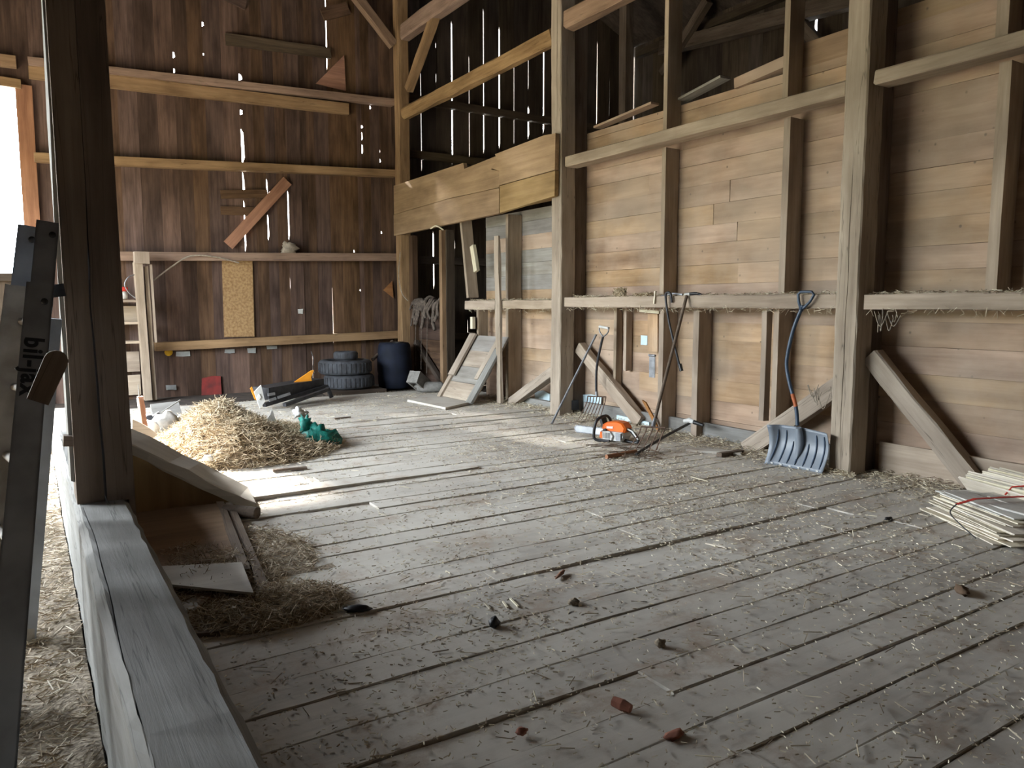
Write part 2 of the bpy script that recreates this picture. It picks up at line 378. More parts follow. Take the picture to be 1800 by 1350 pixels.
def reg(sl, joints, tol=.12):
    for x, a, b, w in sl:
        p, q = AY(x, a, YB), AY(x, b, YB); xm = (p.x+q.x)/2
        j = min(joints, key=lambda t: abs(t-xm))
        if abs(j-xm) > tol: joints.append(xm); j = xm
        GAPS.setdefault(round(j, 4), []).append((q.z, p.z, w))
JB = [.26, .5, .78, 1.05, 1.32, 1.58, 1.85, 2.10, 2.31, 2.53, 2.79, 3.05, 3.24, 3.42, 3.58, 3.755, 3.99, 4.23, 4.475, 4.68, 4.88, 5.065, 5.22, 5.39, 5.62, 5.88]
reg(SLITS, JB, .06)
JR = [5.88, 6.19, 6.5, 6.82, 7.18, 7.49, 7.84, 8.17, 8.50, 8.86, 9.2, 9.53, 9.88, 10.2, 10.54, 10.88, 11.2]
reg(SLITR, JR, .10)
JD = [5.88, 6.1, 6.41, 6.72, 6.86, 7.12, 7.5, 7.9, 8.4, 8.9, 9.4, 9.9, 10.4, 10.9, 11.2]
reg(SLITD, JD, .08)
def vboards(wall, joints, z0, z1, fixed, axis, mat, th=.028):
    joints = sorted(joints)
    for a, b in zip(joints, joints[1:]):
        W_ = b-a
        left = sorted(g for g in GAPS.get(round(a, 4), []) if g[1] > z0 and g[0] < z1)
        pts = [(0, W_/2), (0, -W_/2)]     # local X up, local Y = -a side
        out = [(0.0, 0.0)]
        for (q0, q1, w) in left:
            q0, q1 = max(q0, z0+.01), min(q1, z1-.01); tp = min(.25*(q1-q0), .12)
            if q0-z0 <= out[-1][0]: q0 = z0+out[-1][0]+.004
            out += [(q0-z0, 0), (q0-z0+tp, w), (q0-z0+(q1-q0)*.6, w*R(.7, 1.0)), (q1-z0-tp*.6, w*R(.5, 1.0)), (q1-z0, 0)]
        out.append((z1-z0, 0.0))
        poly = out + [(z1-z0, W_), (0, W_)]
        off = R(0, .012)
        if axis == 'Y':   # wall normal along Y, board spans X: local (x up, y -> +X)
            M = Matrix(((0, 1, 0, a), (0, 0, 1, fixed+off), (1, 0, 0, z0), (0, 0, 0, 1)))
        else:             # wall normal along X, board spans Y
            M = Matrix(((0, 0, 1, fixed+off), (0, 1, 0, a), (1, 0, 0, z0), (0, 0, 0, 1)))
        slab('board', poly, th, M, mat, wall)
vboards(wall_back, JB, -.05, 9.4, YB, 'Y', w_brown)
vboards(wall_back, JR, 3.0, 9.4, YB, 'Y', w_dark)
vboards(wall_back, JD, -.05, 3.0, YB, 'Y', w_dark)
OPX0, OPX1, OPZ0, OPZ1 = -1.6, .075, 1.83, 4.36
vboards(wall_back, [-1.6, -1.2, -.8, -.4, .075, .26], OPZ1, 9.4, YB, 'Y', w_brown)
vboards(wall_back, [-1.6, -1.2, -.8, -.4, .075], -.05, OPZ0, YB, 'Y', w_dark)
vboards(wall_back, [-2.75, -2.3, -1.95, -1.6], -.05, 9.4, YB, 'Y', w_brown)
slab('backing_board', [(0, 0), (9.4, 0), (9.4, .2), (0, .2)], .03, Matrix(((0, 1, 0, .07), (0, 0, 1, YB+.02), (1, 0, 0, -.05), (0, 0, 0, 1))), w_brown, wall_back)
slab('backing_board', [(0, 0), (9.4, 0), (9.4, .3), (0, .3)], .03, Matrix(((0, 1, 0, 5.7), (0, 0, 1, YB+.04), (1, 0, 0, -.05), (0, 0, 0, 1))), w_brown, wall_back)
win = struct('window_1')
timber('jamb', (.17, YB-.04, -.02), (.17, YB-.04, OPZ1+.02), .19, .06, w_red, win, up=(0, 1, 0), seg=4, jit=.004)
timber('lintel', (-1.7, YB-.06, OPZ1+.06), (.14, YB-.06, OPZ1+.02), .09, .12, w_warm, win)
timber('window_sill', (-1.7, YB-.06, OPZ0-.06), (.08, YB-.06, OPZ0-.06), .1, .1, w_dark, win)
# girts across the gable
def girt(x0, y0t, y0b, x1, y1t, y1b, d=.14, mat=w_warm):
    a0, a1 = AY(x0, y0t, YB-.1), AY(x0, y0b, YB-.1); b0, b1 = AY(x1, y1t, YB-.1), AY(x1, y1b, YB-.1)
    h = ((a0.z-a1.z)+(b0.z-b1.z))/2
    pa, pb = (a0+a1)/2, (b0+b1)/2; dr = (pb-pa)/(pb.x-pa.x)
    pa = pa + dr*((.24 if x0 < 250 else pa.x)-pa.x)
    pa.y = pb.y = YB-.015-d/2
    timber('girt', pa, pb, d, h, mat, wall_back, seg=6, jit=.004)
girt(200, 119, 133, 690, 176, 186, .16); girt(200, 134, 152, 613, 181, 203, .10); girt(200, 276, 291, 693, 299, 312, .16)
girt(210, 443, 458, 702, 446, 459, .15); girt(272, 603, 616, 705, 580, 595, .15)
girt(398, 57, 76, 583, 82, 102, .05, w_dark)
for x0 in (-1.6,):
    timber('girt', (-1.6, YB-.08, 4.62), (.1, YB-.08, 4.66), .14, .14, w_warm, wall_back)
for z in (.8, 2.2, 4.05, 5.0):
    timber('girt', (5.9, YB-.08, z), (11.1, YB-.08, z), .12, .13, w_dark, wall_back, seg=2)

# ---- outer wall of the far aisle, roof, left wall with the big door, wall behind the camera
wall_outer = struct('wall_outer')
JO = [-1.5+.31*i for i in range(47)]
for x, a, b, w in [(1437, 14, 66, .05), (1497, -6, 20, .05), (1192, -10, 12, .012), (1247, 40, 55, .012), (1195, 125, 172, .012)]:
    p, q = AX(x, a, XO), AX(x, b, XO); JO = [j for j in JO if abs(j-p.y) > .12]+[p.y]
    GAPS.setdefault(round(p.y, 4), []).append((q.z, p.z, w))
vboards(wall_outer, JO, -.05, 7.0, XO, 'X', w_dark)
for z in (1.5, 3.2, 6.6): timber('girt', (XO-.07, -1.5, z), (XO-.07, YB-.2, z), .14, .14, w_dark, wall_outer)
ceiling = struct('ceiling')
for xs, n_ in ((-1, 'left'), (1, 'right')):
    x_e = -3.2 if xs < 0 else 11.7
    b = MB(); t_ = .08
    b.add([(x_e, -1.9, 6.6), (3.0, -1.9, 10.2), (3.0, 13.1, 10.2), (x_e, 13.1, 6.6), (x_e, -1.9, 6.6+t_), (3.0, -1.9, 10.2+t_), (3.0, 13.1, 10.2+t_), (x_e, 13.1, 6.6+t_)],
          [(0, 1, 2, 3), (4, 7, 6, 5), (0, 4, 5, 1), (1, 5, 6, 2), (2, 6, 7, 3), (3, 7, 4, 0)])
    b.obj('roof_deck', w_dark, ceiling)
b = MB()
b.add([(-2.9, YB+.03, 9.3), (11.5, YB+.03, 9.3), (11.5, YB+.09, 9.3), (-2.9, YB+.09, 9.3), (3, YB+.03, 10.3), (3, YB+.09, 10.3)], [(0, 1, 4), (3, 5, 2), (0, 4, 5, 3), (1, 2, 5, 4), (0, 3, 2, 1)])
b.obj('gable_top', w_dark, wall_back)
wall_left = struct('wall_left')
for (a, b_, z0, z1) in ((-1.6, DOOR_Y0, -.05, 7.0), (DOOR_Y1, 12.9, -.05, 7.0), (DOOR_Y0, DOOR_Y1, DOOR_Z, 7.0)):
    n = max(1, int((b_-a)/.45))
    for i in range(n):
        ya, yb = a+(b_-a)*i/n, a+(b_-a)*(i+1)/n
        timber('board', (LEFT_X, (ya+yb)/2, z0), (LEFT_X, (ya+yb)/2, z1), yb-ya, .04, w_dark, wall_left, up=(1, 0, 0))
timber('door_lintel', (LEFT_X+.1, DOOR_Y0-.2, DOOR_Z+.12), (LEFT_X+.1, DOOR_Y1+.2, DOOR_Z+.12), .2, .25, w_old, wall_left)
wall_front = struct('wall_front')
for i in range(31):
    xa = -2.75+i*.457
    timber('board', (xa+.228, -1.55, -.05), (xa+.228, -1.55, 9.6), .458, .04, w_dark, wall_front, up=(0, 1, 0))

# ---- inner right wall: horizontal boards per bay, studs, rails
wall_right = struct('wall_right')
def hboards(y0, y1, z0, z1, mat_f, x=XW, top_f=None):
    z = z0; k = 0
    while z < z1-.03:
        h = min(R(.17, .23), z1-z)
        if z1-(z+h) < .07: h = z1-z
        cuts = [y0, y1]
        if y1-y0 > 2.5 and random.random() < .45: cuts = [y0, R(y0+.8, y1-.8), y1]
        for a, b_ in zip(cuts, cuts[1:]):
            o = R(0, .008)
            timber('board', (x+.015+o, b_-.001, z+h/2), (x+.015+o, a+.001, z+h/2), .026, h-R(.0008, .0032), mat_f(z, a), wall_right, up=(0, 0, 1), seg=3, jit=.0012)
        z += h; k += 1
hboards(7.75, 10.22, .0, 1.42, lambda z, y: w_tan)
hboards(7.75, 10.22, 1.42, 2.72, lambda z, y: w_grey if random.random() < .75 else w_tan)
hboards(3.75, 7.75, 0, 3.52, lambda z, y: w_tan)
hboards(3.75, 4.75, 3.52, 3.74, lambda z, y: w_head)
hboards(-1.5, 3.75, 0, 3.76, lambda z, y: w_tan)
# loose boards lying along the top edge
timber('board', (XW+.02, 7.55, 3.56), (XW-.01, 6.5, 3.62), .12, .025, w_tan, wall_right)
timber('board', (XW+.03, 6.3, 3.55), (XW+.0, 5.5, 3.66), .14, .025, w_grey, wall_right)
timber('board', (XW+.02, 5.35, 3.56), (XW+.02, 4.75, 3.62), .12, .10, w_tan, wall_right)
def stud(y, z0, z1, w=.06, x0=5.85, x1=6.045, y1=None, mat=w_rail):
    timber('stud', ((x0+x1)/2, y, z0), ((x0+x1)/2, y if y1 is None else y1, z1), w, x1-x0, mat, wall_right, up=(1, 0, 0), seg=3, jit=.003)
stud(10.21, 1.5, 2.68, .06, 5.72, 5.90, y1=10.42); stud(9.24, .0, 2.66, .07, 5.82); stud(10.02, .62, 1.33, .06, 5.78, 5.95)
stud(6.14, 1.5, 3.06); stud(4.58, 1.5, 3.06, .07); stud(2.78, 1.5, 3.08, .08)
stud(3.785, 0, 7.0, .15, 5.865, mat=w_old); stud(7.80, 0, 7.0, .15, 5.845, mat=w_old); stud(6.14, 3.2, 7.2); stud(4.62, 3.2, 7.2, .06); stud(2.82, 3.2, 7.2, .08)  # the two old-timber pieces are fillers added behind posts to block leaking light
stud(5.62, .0, 1.35, .08); stud(4.62, .06, 1.35, .06); stud(4.75, .3, 1.35, .06, 5.84, 5.92); stud(6.12, 0, 1.35, .07, 5.84)
stud(7.02, .40, 1.36, .05, 5.95, 6.04); stud(6.84, .62, 1.36, .05, 5.95, 6.04)
def rail(y0, y1, zb, zt, x0=5.665, x1=5.86, mat=w_rail):
    timber('rail', ((x0+x1)/2, y0, (zb+zt)/2), ((x0+x1)/2, y1, (zb+zt)/2), x1-x0, zt-zb, mat, wall_right, seg=8, jit=.005, bev=.008)
rail(10.2, 9.33, 1.32, 1.455); rail(9.20, 7.92, 1.34, 1.455); rail(7.66, 3.89, 1.365, 1.485); rail(3.64, -1.4, 1.36, 1.48)
rail(7.66, 3.89, 3.07, 3.19); rail(3.64, -1.4, 3.10, 3.205)
base = struct('baseboard_right')
timber('board', (5.97, 7.6, .09), (5.97, 3.9, .09), .05, .15, w_sill, base, seg=4, jit=.006)
timber('board', (5.98, 3.62, .13), (5.98, -1.4, .13), .05, .26, w_rail, base, seg=4, jit=.006)
timber('board', (5.90, 9.15, .05), (5.90, 7.95, .05), .07, .1, w_sill, base, seg=4, jit=.006)

# ================================================================== BIG TIMBERS
def post(name, label, outline_x, y0, y1, mat):
    pass
# left foreground post, shouldered over the sill
lp = thing('timber_post', 'tall dark foreground post standing on the grey sill beam at the left', 'post', (.26, 3.87, 0))
M = Matrix(((0, 1, 0, 0), (0, 0, 1, 3.76), (1, 0, 0, 0), (0, 0, 0, 1)))     # local X up, Y -> +X, Z -> +Y
ck = [(AY(x, y, 3.76).z, AY(x, y, 3.76).x) for x, y in ((186, 868), (181, 800), (176, 745), (171, 690), (164, 600), (160, 540), (157, 470), (153, 400), (150, 330))]
ck = [(.53, ck[0][1])]+[(z, x+R(-.003, .003)) for z, x in ck[1:]]+[(4.0, .245), (8.6, .24)]
gp = [.005, .005, .004, .005, .004, .003, .004, .002, .001, .0006, .0005, .0005][:len(ck)]
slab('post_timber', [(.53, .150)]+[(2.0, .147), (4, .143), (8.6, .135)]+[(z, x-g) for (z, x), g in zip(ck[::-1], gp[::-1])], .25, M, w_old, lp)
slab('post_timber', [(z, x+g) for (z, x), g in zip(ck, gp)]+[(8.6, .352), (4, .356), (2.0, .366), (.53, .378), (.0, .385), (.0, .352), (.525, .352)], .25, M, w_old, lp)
timber('edge_board', (.145, 3.90, .62), (.135, 3.90, 8.0), .16, .018, w_sill, lp, up=(1, 0, 0), seg=14, jit=.006)
timber('cleat', AY(111, 774, 3.82), AY(140, 774, 3.82), .06, .045, w_old, lp)
# sill
sb = timber('sill_beam', (.243, -1.4, .265), (.243, 7.4, .265), .213, .53, w_sill, None, seg=90, jit=.0035, bev=.022, crack=(1, .074, .0022, .04, .12, .60))
tag(sb, 'long squared grey sill beam lying on the floor under the dark foreground post', 'beam')
def bigpost(nm, label, x0, x1, y0, y1, z1, mat=w_post, wob=0.0, j=.006, crack=None):
    o = timber(nm, ((x0+x1)/2, (y0+y1)/2, 0), ((x0+x1)/2, (y0+y1)/2, z1), y1-y0, x1-x0, mat, None, up=(1, 0, 0), seg=60 if crack else 18, jit=j*.5 if crack else j, bev=.012, wob=wob, crack=crack)
    return tag(o, label, 'post')
bigpost('timber_post', 'squared barn post with a long crack, snow shovel leaning beside it', 5.635, 5.86, 3.675, 3.875, 7.4, crack=(-1, .0, .0035, .03, .02, .36))
bigpost('timber_post', 'squared post between the header beam and the two-fork tool corner', 5.62, 5.84, 7.69, 7.90, 7.6, wob=.02, crack=(-1, .03, .006, .03, .47, .72))
bigpost('timber_post', 'slender corner post where back wall and header beam meet', 5.60, 5.80, 12.36, 12.56, 8.2, w_warm)
# header of planks between corner post and next post
hd = thing('header_beam', 'deep plank header spanning corner post to next post above dark doorway', 'beam', (5.6, 10.2, 2.6))
def hpl(pts, x, t=.06, mat=w_head):
    M = Matrix(((0, 0, 1, x), (-1, 0, 0, 0), (0, 1, 0, 0), (0, 0, 0, 1)))
    slab('plank', [(-p[0], p[1]) for p in pts], t, M, mat, hd)
hpl([(12.56, 2.60), (9.03, 2.64), (9.03, 2.98), (10.6, 3.0), (12.56, 2.96)][::-1], 5.56, .07)
hpl([(12.56, 2.97), (10.6, 3.01), (9.04, 2.99), (9.02, 3.20), (9.25, 3.26), (9.06, 3.33), (9.12, 3.42), (10.02, 3.38), (10.05, 3.47), (12.56, 3.46)][::-1], 5.57, .06)
hpl([(9.00, 2.64), (7.72, 2.72), (7.71, 3.02), (9.00, 3.0)][::-1], 5.55, .06)
hpl([(9.00, 3.01), (7.71, 3.03), (7.70, 3.46), (7.95, 3.48), (9.11, 3.44), (9.05, 3.34), (9.22, 3.27), (9.0, 3.2)][::-1], 5.545, .06)
timber('backing_timber', (5.73, 12.30, 2.95), (5.73, 7.92, 2.98), .18, .5, w_warm, hd)
# plate beams and braces overhead
o = timber('wall_beam', (5.72, 12.34, 4.66), (5.70, 7.92, 4.68), .17, .20, w_warm, None, seg=10, jit=.012, bev=.04); tag(o, 'rough horizontal beam above the header, between corner post and second post', 'beam')
o = timber('wall_beam', (5.72, 7.66, 4.79), (5.72, 3.9, 4.79), .19, .22, w_warm, None, seg=10, jit=.01, bev=.03); tag(o, 'horizontal beam leaving the second post rightwards under the roof', 'beam')
o = timber('wall_beam', (5.73, 12.34, 6.0), (5.73, 7.92, 6.0), .2, .26, w_warm, None, seg=6, jit=.01, bev=.03); tag(o, 'topmost horizontal beam, running from the corner post under the roof', 'beam')
def brace(label, p0, p1, w, h, mat=w_post, up=(0, 0, 1), nm='diagonal_brace', **k):
    o = timber(nm, p0, p1, w, h, mat, None, up=up, seg=5, jit=.006, bev=.008, **k); return tag(o, label, 'brace')
brace('short brace rising right from the corner post to the topmost beam', (5.72, 12.2, 5.02), (5.72, 11.1, 6.0), .13, .14, w_warm)
brace('brace rising left from the corner post along the back wall', (5.58, 12.5, 5.80), (4.2, 12.5, 7.2), .14, .15, w_warm)
brace('grey stained foot brace left of the second post', AX(905, 712, 5.80)+V((0, .1, .02)), (5.80, 7.93, .58), .13, .13)
brace('foot brace right of the second post, behind the short-handled fork', (5.92, 7.66, .86), (5.92, 6.5, .05), .10, .15, w_rail)
brace('foot brace left of the cracked post, behind the snow shovel', AX(1316, 790, 5.9), (5.9, 3.89, .76), .13, .16)
brace('long foot brace right of the cracked post, ending behind the shingles', (5.85, 3.66, .98), AX(1712, 846, 5.93), .13, .15)
# dim timbers in the far aisle
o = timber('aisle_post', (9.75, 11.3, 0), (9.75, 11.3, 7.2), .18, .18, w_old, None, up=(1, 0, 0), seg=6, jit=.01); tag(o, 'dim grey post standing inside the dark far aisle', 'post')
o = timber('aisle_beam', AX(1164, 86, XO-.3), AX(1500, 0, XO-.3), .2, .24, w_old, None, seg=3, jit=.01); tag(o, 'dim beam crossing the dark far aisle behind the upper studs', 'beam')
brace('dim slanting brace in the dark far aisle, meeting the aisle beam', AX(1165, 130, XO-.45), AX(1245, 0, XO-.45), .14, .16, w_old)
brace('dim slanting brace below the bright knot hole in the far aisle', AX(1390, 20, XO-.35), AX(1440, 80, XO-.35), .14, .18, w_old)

# ================================================================== THINGS ON THE BACK WALL
o = timber('strand_panel', AY(417, 458, YB-.025), AY(421, 592, YB-.025), .47, .012, osb, None, up=(0, 1, 0)); tag(o, 'upright strip of yellow strand board fixed between two girts of back wall', 'panel')
o = timber('loose_board', AY(401, 431, YB-.06), AY(505, 318, YB-.06), .17, .03, w_red, None, up=(0, 1, 0)); tag(o, 'reddish board nailed slantwise across the light slits of the back wall', 'board')
M = frame(AY(553, 147, YB-.03), (1, 0, .03), (0, 0, 1)); 
pa, pb, pc = AY(555, 147, YB-.04), AY(605, 97, YB-.04), AY(608, 160, YB-.04)
b = MB(); b.prism([(0, 0), (pc.x-pa.x, pc.z-pa.z), (pb.x-pa.x, pb.z-pa.z)], .02, Matrix(((1, 0, 0, pa.x), (0, 0, 1, pa.y), (0, 1, 0, pa.z), (0, 0, 0, 1)))); o = b.obj('gusset', w_red); tag(o, 'triangular plywood gusset standing on the upper girt of the back wall', 'panel')
for (x0, y0, x1, y1, w, lab) in ((388, 342, 470, 340, .13, 'upper short cross board behind the slanting reddish board'), (388, 370, 460, 372, .13, 'lower short cross board behind the slanting reddish board'),
                                 (566, 26, 612, 14, .2, 'short dark tilted board high on the back wall'), (395, -8, 432, 10, .14, 'end of a slanted board at the top of the back wall')):
    o = timber('cross_board', AY(x0, y0, YB-.03), AY(x1, y1, YB-.03), w, .03, w_brown, None, up=(0, 1, 0)); tag(o, lab, 'board')
for (x, y, w, h, lab, mt) in ((322, 622, .20, .07, 'tin patch under the lower girt, nearest the shelf frame', tealm), (404, 617, .15, .06, 'tin patch under the lower girt, below the strand board', tealm), (442, 616, .13, .08, 'tin patch right of the strand board, under the lower girt', tealm), (478, 611, .17, .05, 'crumpled pale tin scrap under the lower girt', tealm),
                              (301, 681, .15, .07, 'small grey tin patch low on the back wall near the rubble', tealm), (528, 547, .08, .08, 'pale square tag right of the strand board', cream), (526, 602, .12, .04, 'dull tin strip under the lower girt at its middle', tealm)):
    c = AY(x, y, YB-.02); b = MB(); n = 5
    b.prism([(-w/2+R(-.01, .01), -h/2), (0, -h/2+R(-.01, .005)), (w/2, -h/2+R(-.01, .01)), (w/2+R(-.01, .01), h/2), (-w/2, h/2+R(-.01, .01))], .008, Matrix(((1, 0, 0, c.x), (0, 0, 1, c.y), (0, 1, 0, c.z), (0, 0, 0, 1))))
    tag(b.obj('metal_patch', mt), lab, 'patch')
c = AY(296, 619, YB-.05); b = MB(); b.lathe([(0, 0), (.055, 0), (.06, .02), (.05, .04), (0, .04)], 14, Matrix.Translation(c) @ Matrix.Rotation(math.pi/2, 4, 'X')); tag(b.obj('reflector', yellow), 'round yellow reflector under the lower girt of the back wall', 'reflector')
c = AY(371, 682, YB-.03); b = MB(); b.prism([(-.15, -.16), (.16, -.17), (.15, .18), (.02, .19), (-.13, .16)], .012, Matrix(((1, 0, 0, c.x), (0, 0, 1, c.y), (0, 1, 0, c.z), (0, 0, 0, 1)))); tag(b.obj('red_sign', redp), 'faded dark red plate low on the back wall boards', 'plate')
c = AY(508, 444, YB-.10); b = MB(); b.blob(c+V((0, 0, .05)), .14, .06, .11, 3, .4); tag(b.obj('wasp_nest', webm), 'grey papery nest sitting on the middle girt below a light slit', 'nest')
b = MB(); b.tube(smooth_path([AY(268, 494, 12.45), AY(300, 470, 12.45), AY(335, 450, 12.48), AY(380, 452, 12.5), AY(420, 462, 12.52)]), .012, 6); tag(b.obj('cord', webm), 'dusty cord sagging from shelf frame to the middle girt', 'cord')
c = AY(686, 510, YB-.03); b = MB(); b.prism([(-.13, 0), (.04, .16), (.06, -.14)], .015, Matrix(((1, 0, 0, c.x), (0, 0, 1, c.y), (0, 1, 0, c.z), (0, 0, 0, 1)))); tag(b.obj('wood_scrap', w_red), 'small pointed plywood scrap on back wall beside the corner post', 'board')
b = MB()
b.tube([AY(690, 600, 12.3), AY(655, 632, 11.9)], .03, 6); tag(b.obj('pole', w_old), 'dark pole slanting down behind the stacked tyres', 'pole')

# shelf frame at the left of the back wall
sf = thing('shelf_frame', 'open wooden shelf frame against the back wall beside the foreground post', 'shelf', (1.2, 12.3, 0))
timber('upright', (1.47, 12.25, 0), (1.42, 12.25, 2.0), .10, .2, w_rail, sf, up=(0, 1, 0), seg=3, jit=.005)
timber('upright', (1.56, 12.3, 0), (1.53, 12.3, 1.95), .05, .15, w_rail, sf, up=(0, 1, 0), seg=3, jit=.005)
timber('upright_block', (1.47, 12.22, 1.98), (1.47, 12.22, 2.15), .19, .2, w_rail, sf, up=(0, 1, 0))
timber('batten', AY(265, 465, 12.2), AY(274, 602, 12.2), .03, .03, w_rail, sf, up=(0, 1, 0))
timber('upright', (.62, 12.35, 0), (.60, 12.35, 2.1), .08, .14, w_rail, sf, up=(0, 1, 0))
for yy in (529, 568, 602): 
    c = AY(225, yy, 12.3); timber('shelf', (.6, 12.43, c.z), (1.42, 12.43, c.z), .28, .035, w_rail, sf)
timber('back_board', (.6, 12.6, .2), (1.42, 12.6, .2), .02, .3, w_rail, sf)
timber('back_board', (.6, 12.6, .55), (1.42, 12.6, .55), .02, .3, w_rail, sf)
timber('back_board', (.6, 12.6, 1.25), (1.42, 12.6, 1.25), .02, .25, w_rail, sf)
c = AY(223, 528, 12.3); c.z += .02
can = thing('tin_can', 'round tin with an orange red lid on the top shelf of the frame', 'can', (c.x-.06, 12.38, c.z))
b = MB(); b.lathe([(0, 0), (.085, 0), (.085, .11), (0, .11)], 18, Matrix.Translation((c.x-.06, 12.38, c.z))); b.obj('can_body', cream, can)
b = MB(); b.lathe([(0, .11), (.09, .108), (.09, .165), (.07, .175), (0, .175)], 18, Matrix.Translation((c.x-.06, 12.38, c.z))); lid_ = b.obj('lid', redtape, can)
b = MB(); b.tube(smooth_path([AY(240, 482, 12.25), AY(226, 487, 12.2), AY(219, 500, 12.2), AY(226, 514, 12.2), AY(238, 524, 12.2)]), .008, 6); b.obj('wire_handle', steel, lid_)

# ================================================================== THINGS ALONG THE BACK
def tyre(x, y, z, r, w, label, hole=.6, rz=0.0, mat=rubber):
    t = thing('car_tire', label, 'tire', (x, y, z), rz, 'tires stacked by the back wall')
    b = MB(); prof = []
    for k in range(17):
        a = math.pi*(k/16)*2 - math.pi; q = abs(math.cos(a))**.6*math.copysign(1, math.cos(a)); s_ = abs(math.sin(a))**.6*math.copysign(1, math.sin(a))
        prof.append((r*(1+hole)/2+q*r*(1-hole)/2, w/2+s_*w/2))
    Mx = Matrix.Translation((x, y, z)); b.lathe(prof, 40, Mx); tc_ = b.obj('tire_casing', mat, t)
    b = MB()
    for k in range(36):
        a = 2*math.pi*k/36; b.box((r*.985, -.016, w*.18), (r*1.012, .016, w*.82), Mx @ Matrix.Rotation(a, 4, 'Z'))
    b.obj('tread_blocks', mat, tc_)
tx = 4.33; ty = 11.75
tyre(tx+.05, ty, 0.06, .40, .22, 'big black tire at the bottom of the stack in the back corner')
tyre(tx, ty+.04, .285, .42, .23, 'middle black tire of the stack in the back corner', rz=.3)
tyre(tx+.0, ty, .52, .19, .13, 'small narrow tire on top of the stack in the back corner', .45)
b = MB(); b.box((tx-.45, ty-.45, .0), (tx+.5, ty+.45, .055)); tag(b.obj('wood_pallet', w_dark), 'flat dark board under the stacked tires', 'board')
br = thing('barrel', 'dark blue barrel standing right of the stacked tires', 'barrel', (5.22, 11.85, 0))
b = MB(); b.lathe([(0, 0), (.25, 0), (.27, .03), (.285, .2), (.275, .24), (.29, .3), (.29, .5), (.275, .54), (.28, .6), (.265, .72), (.24, .76), (0, .76)], 28, Matrix.Translation((5.22, 11.85, 0))); b.obj('barrel_body', blue, br)
b = MB(); b.lathe([(.10, .76), (.10, .775), (.0, .775)], 12, Matrix.Translation((5.28, 11.8, 0))); b.obj('bung', black, br)
# implement with grey end plate and orange wing
ep = AZ(458, 722); im = thing('plough_frame', 'low black implement with a pale diamond end plate and orange wing', 'implement', (ep.x+.5, ep.y+.35, 0))
def P(x, y, Y0): return AY(x, y, Y0)
Yi = ep.y
b = MB(); q = [P(447, 689, Yi), P(459, 677, Yi), P(466, 706, Yi), P(457, 718, Yi)]
b.prism([(p.x-q[0].x, p.z-q[0].z) for p in q], .03, Matrix(((1, 0, 0, q[0].x), (0, 0, 1, Yi), (0, 1, 0, q[0].z), (0, 0, 0, 1)))); b.obj('end_plate', cream, im)
b = MB(); q = [P(452, 698, Yi-.02), P(456, 692, Yi-.02), P(459, 699, Yi-.02), P(455, 703, Yi-.02)]
b.prism([(p.x-q[0].x, p.z-q[0].z) for p in q], .012, Matrix(((1, 0, 0, q[0].x), (0, 0, 1, Yi-.015), (0, 1, 0, q[0].z), (0, 0, 0, 1)))); b.obj('label_plate', white, im)
pa = P(462, 690, Yi+.05); pb = P(560, 672, Yi+.55)
timber('housing', pa+V((0, .1, -.02)), pb+V((0, .1, -.03)), .3, .16, dsteel, im, seg=2)
timber('frame_bar', P(464, 712, Yi+.02), P(575, 679, Yi+.45), .06, .05, dsteel, im)
timber('frame_bar', P(500, 712, Yi-.1), P(577, 684, Yi+.3), .06, .045, dsteel, im)
timber('support_leg', P(575, 680, Yi+.4), P(583, 699, Yi+.35), .05, .05, dsteel, im, up=(0, 1, 0))
for (x0, y0, x1, y1) in ((471, 694, 483, 692), (473, 704, 485, 700), (488, 699, 510, 692)):
    timber('bracket', P(x0, y0, Yi-.03), P(x1, y1, Yi+.0), .02, .035, steel, im)
q = [P(511, 676, Yi+.4), P(548, 651, Yi+.4), P(552, 651, Yi+.4), P(547, 663, Yi+.4), P(548, 670, Yi+.4), P(541, 675, Yi+.4), P(525, 677, Yi+.4)]
b = MB(); b.prism([(p.x-q[0].x, p.z-q[0].z) for p in q][::-1], .025, Matrix(((1, 0, 0, q[0].x), (0, 0, 1, q[0].y), (0, 1, 0, q[0].z), (0, 0, 0, 1)))); b.obj('orange_wing', ochre, im)
q = [P(440, 683, Yi+.05), P(443, 680, Yi+.05), P(452, 704, Yi+.05), P(448, 702, Yi+.05)]
b = MB(); b.prism([(p.x-q[0].x, p.z-q[0].z) for p in q], .02, Matrix(((1, 0, 0, q[0].x), (0, 0, 1, q[0].y), (0, 1, 0, q[0].z), (0, 0, 0, 1)))); b.obj('orange_strip', ochre, im)
b = MB(); b.tube(smooth_path([P(547, 618, 12.4), P(551, 630, 12.3), P(550, 645, 12.2), P(552, 655, Yi+.4)]), .006, 5); tag(b.obj('wire', steel), 'thin pale wire hanging above the orange wing', 'wire')
# concrete block and log by the partition
c = AZ(738, 690); M = Matrix.Translation(c+V((0, 0, .165))) @ Matrix.Rotation(.5, 4, 'Z') @ Matrix.Rotation(.55, 4, 'Y')
cb = thing('concrete_block', 'grey concrete block tipped on its corner beside dark doorway', 'block', c)
b = MB(); 
for lo, hi in (((-.2, -.1, -.1), (.2, -.065, .1)), ((-.2, .065, -.1), (.2, .1, .1)), ((-.2, -.065, -.1), (-.165, .065, .1)), ((.165, -.065, -.1), (.2, .065, .1)), ((-.02, -.065, -.1), (.02, .065, .1))): b.box(lo, hi, M)
b.obj('block_body', concrete, cb)
c = AZ(752, 690); b = MB(); b.tube([c+V((-.13, .1, .09)), c+V((-.1, .07, .09)), c+V((.18, -.13, .09)), c+V((.2, -.15, .085))], [.06, .085, .085, .06], 14); tag(b.obj('log', concrete), 'short grey log lying in front of the tipped concrete block', 'log')
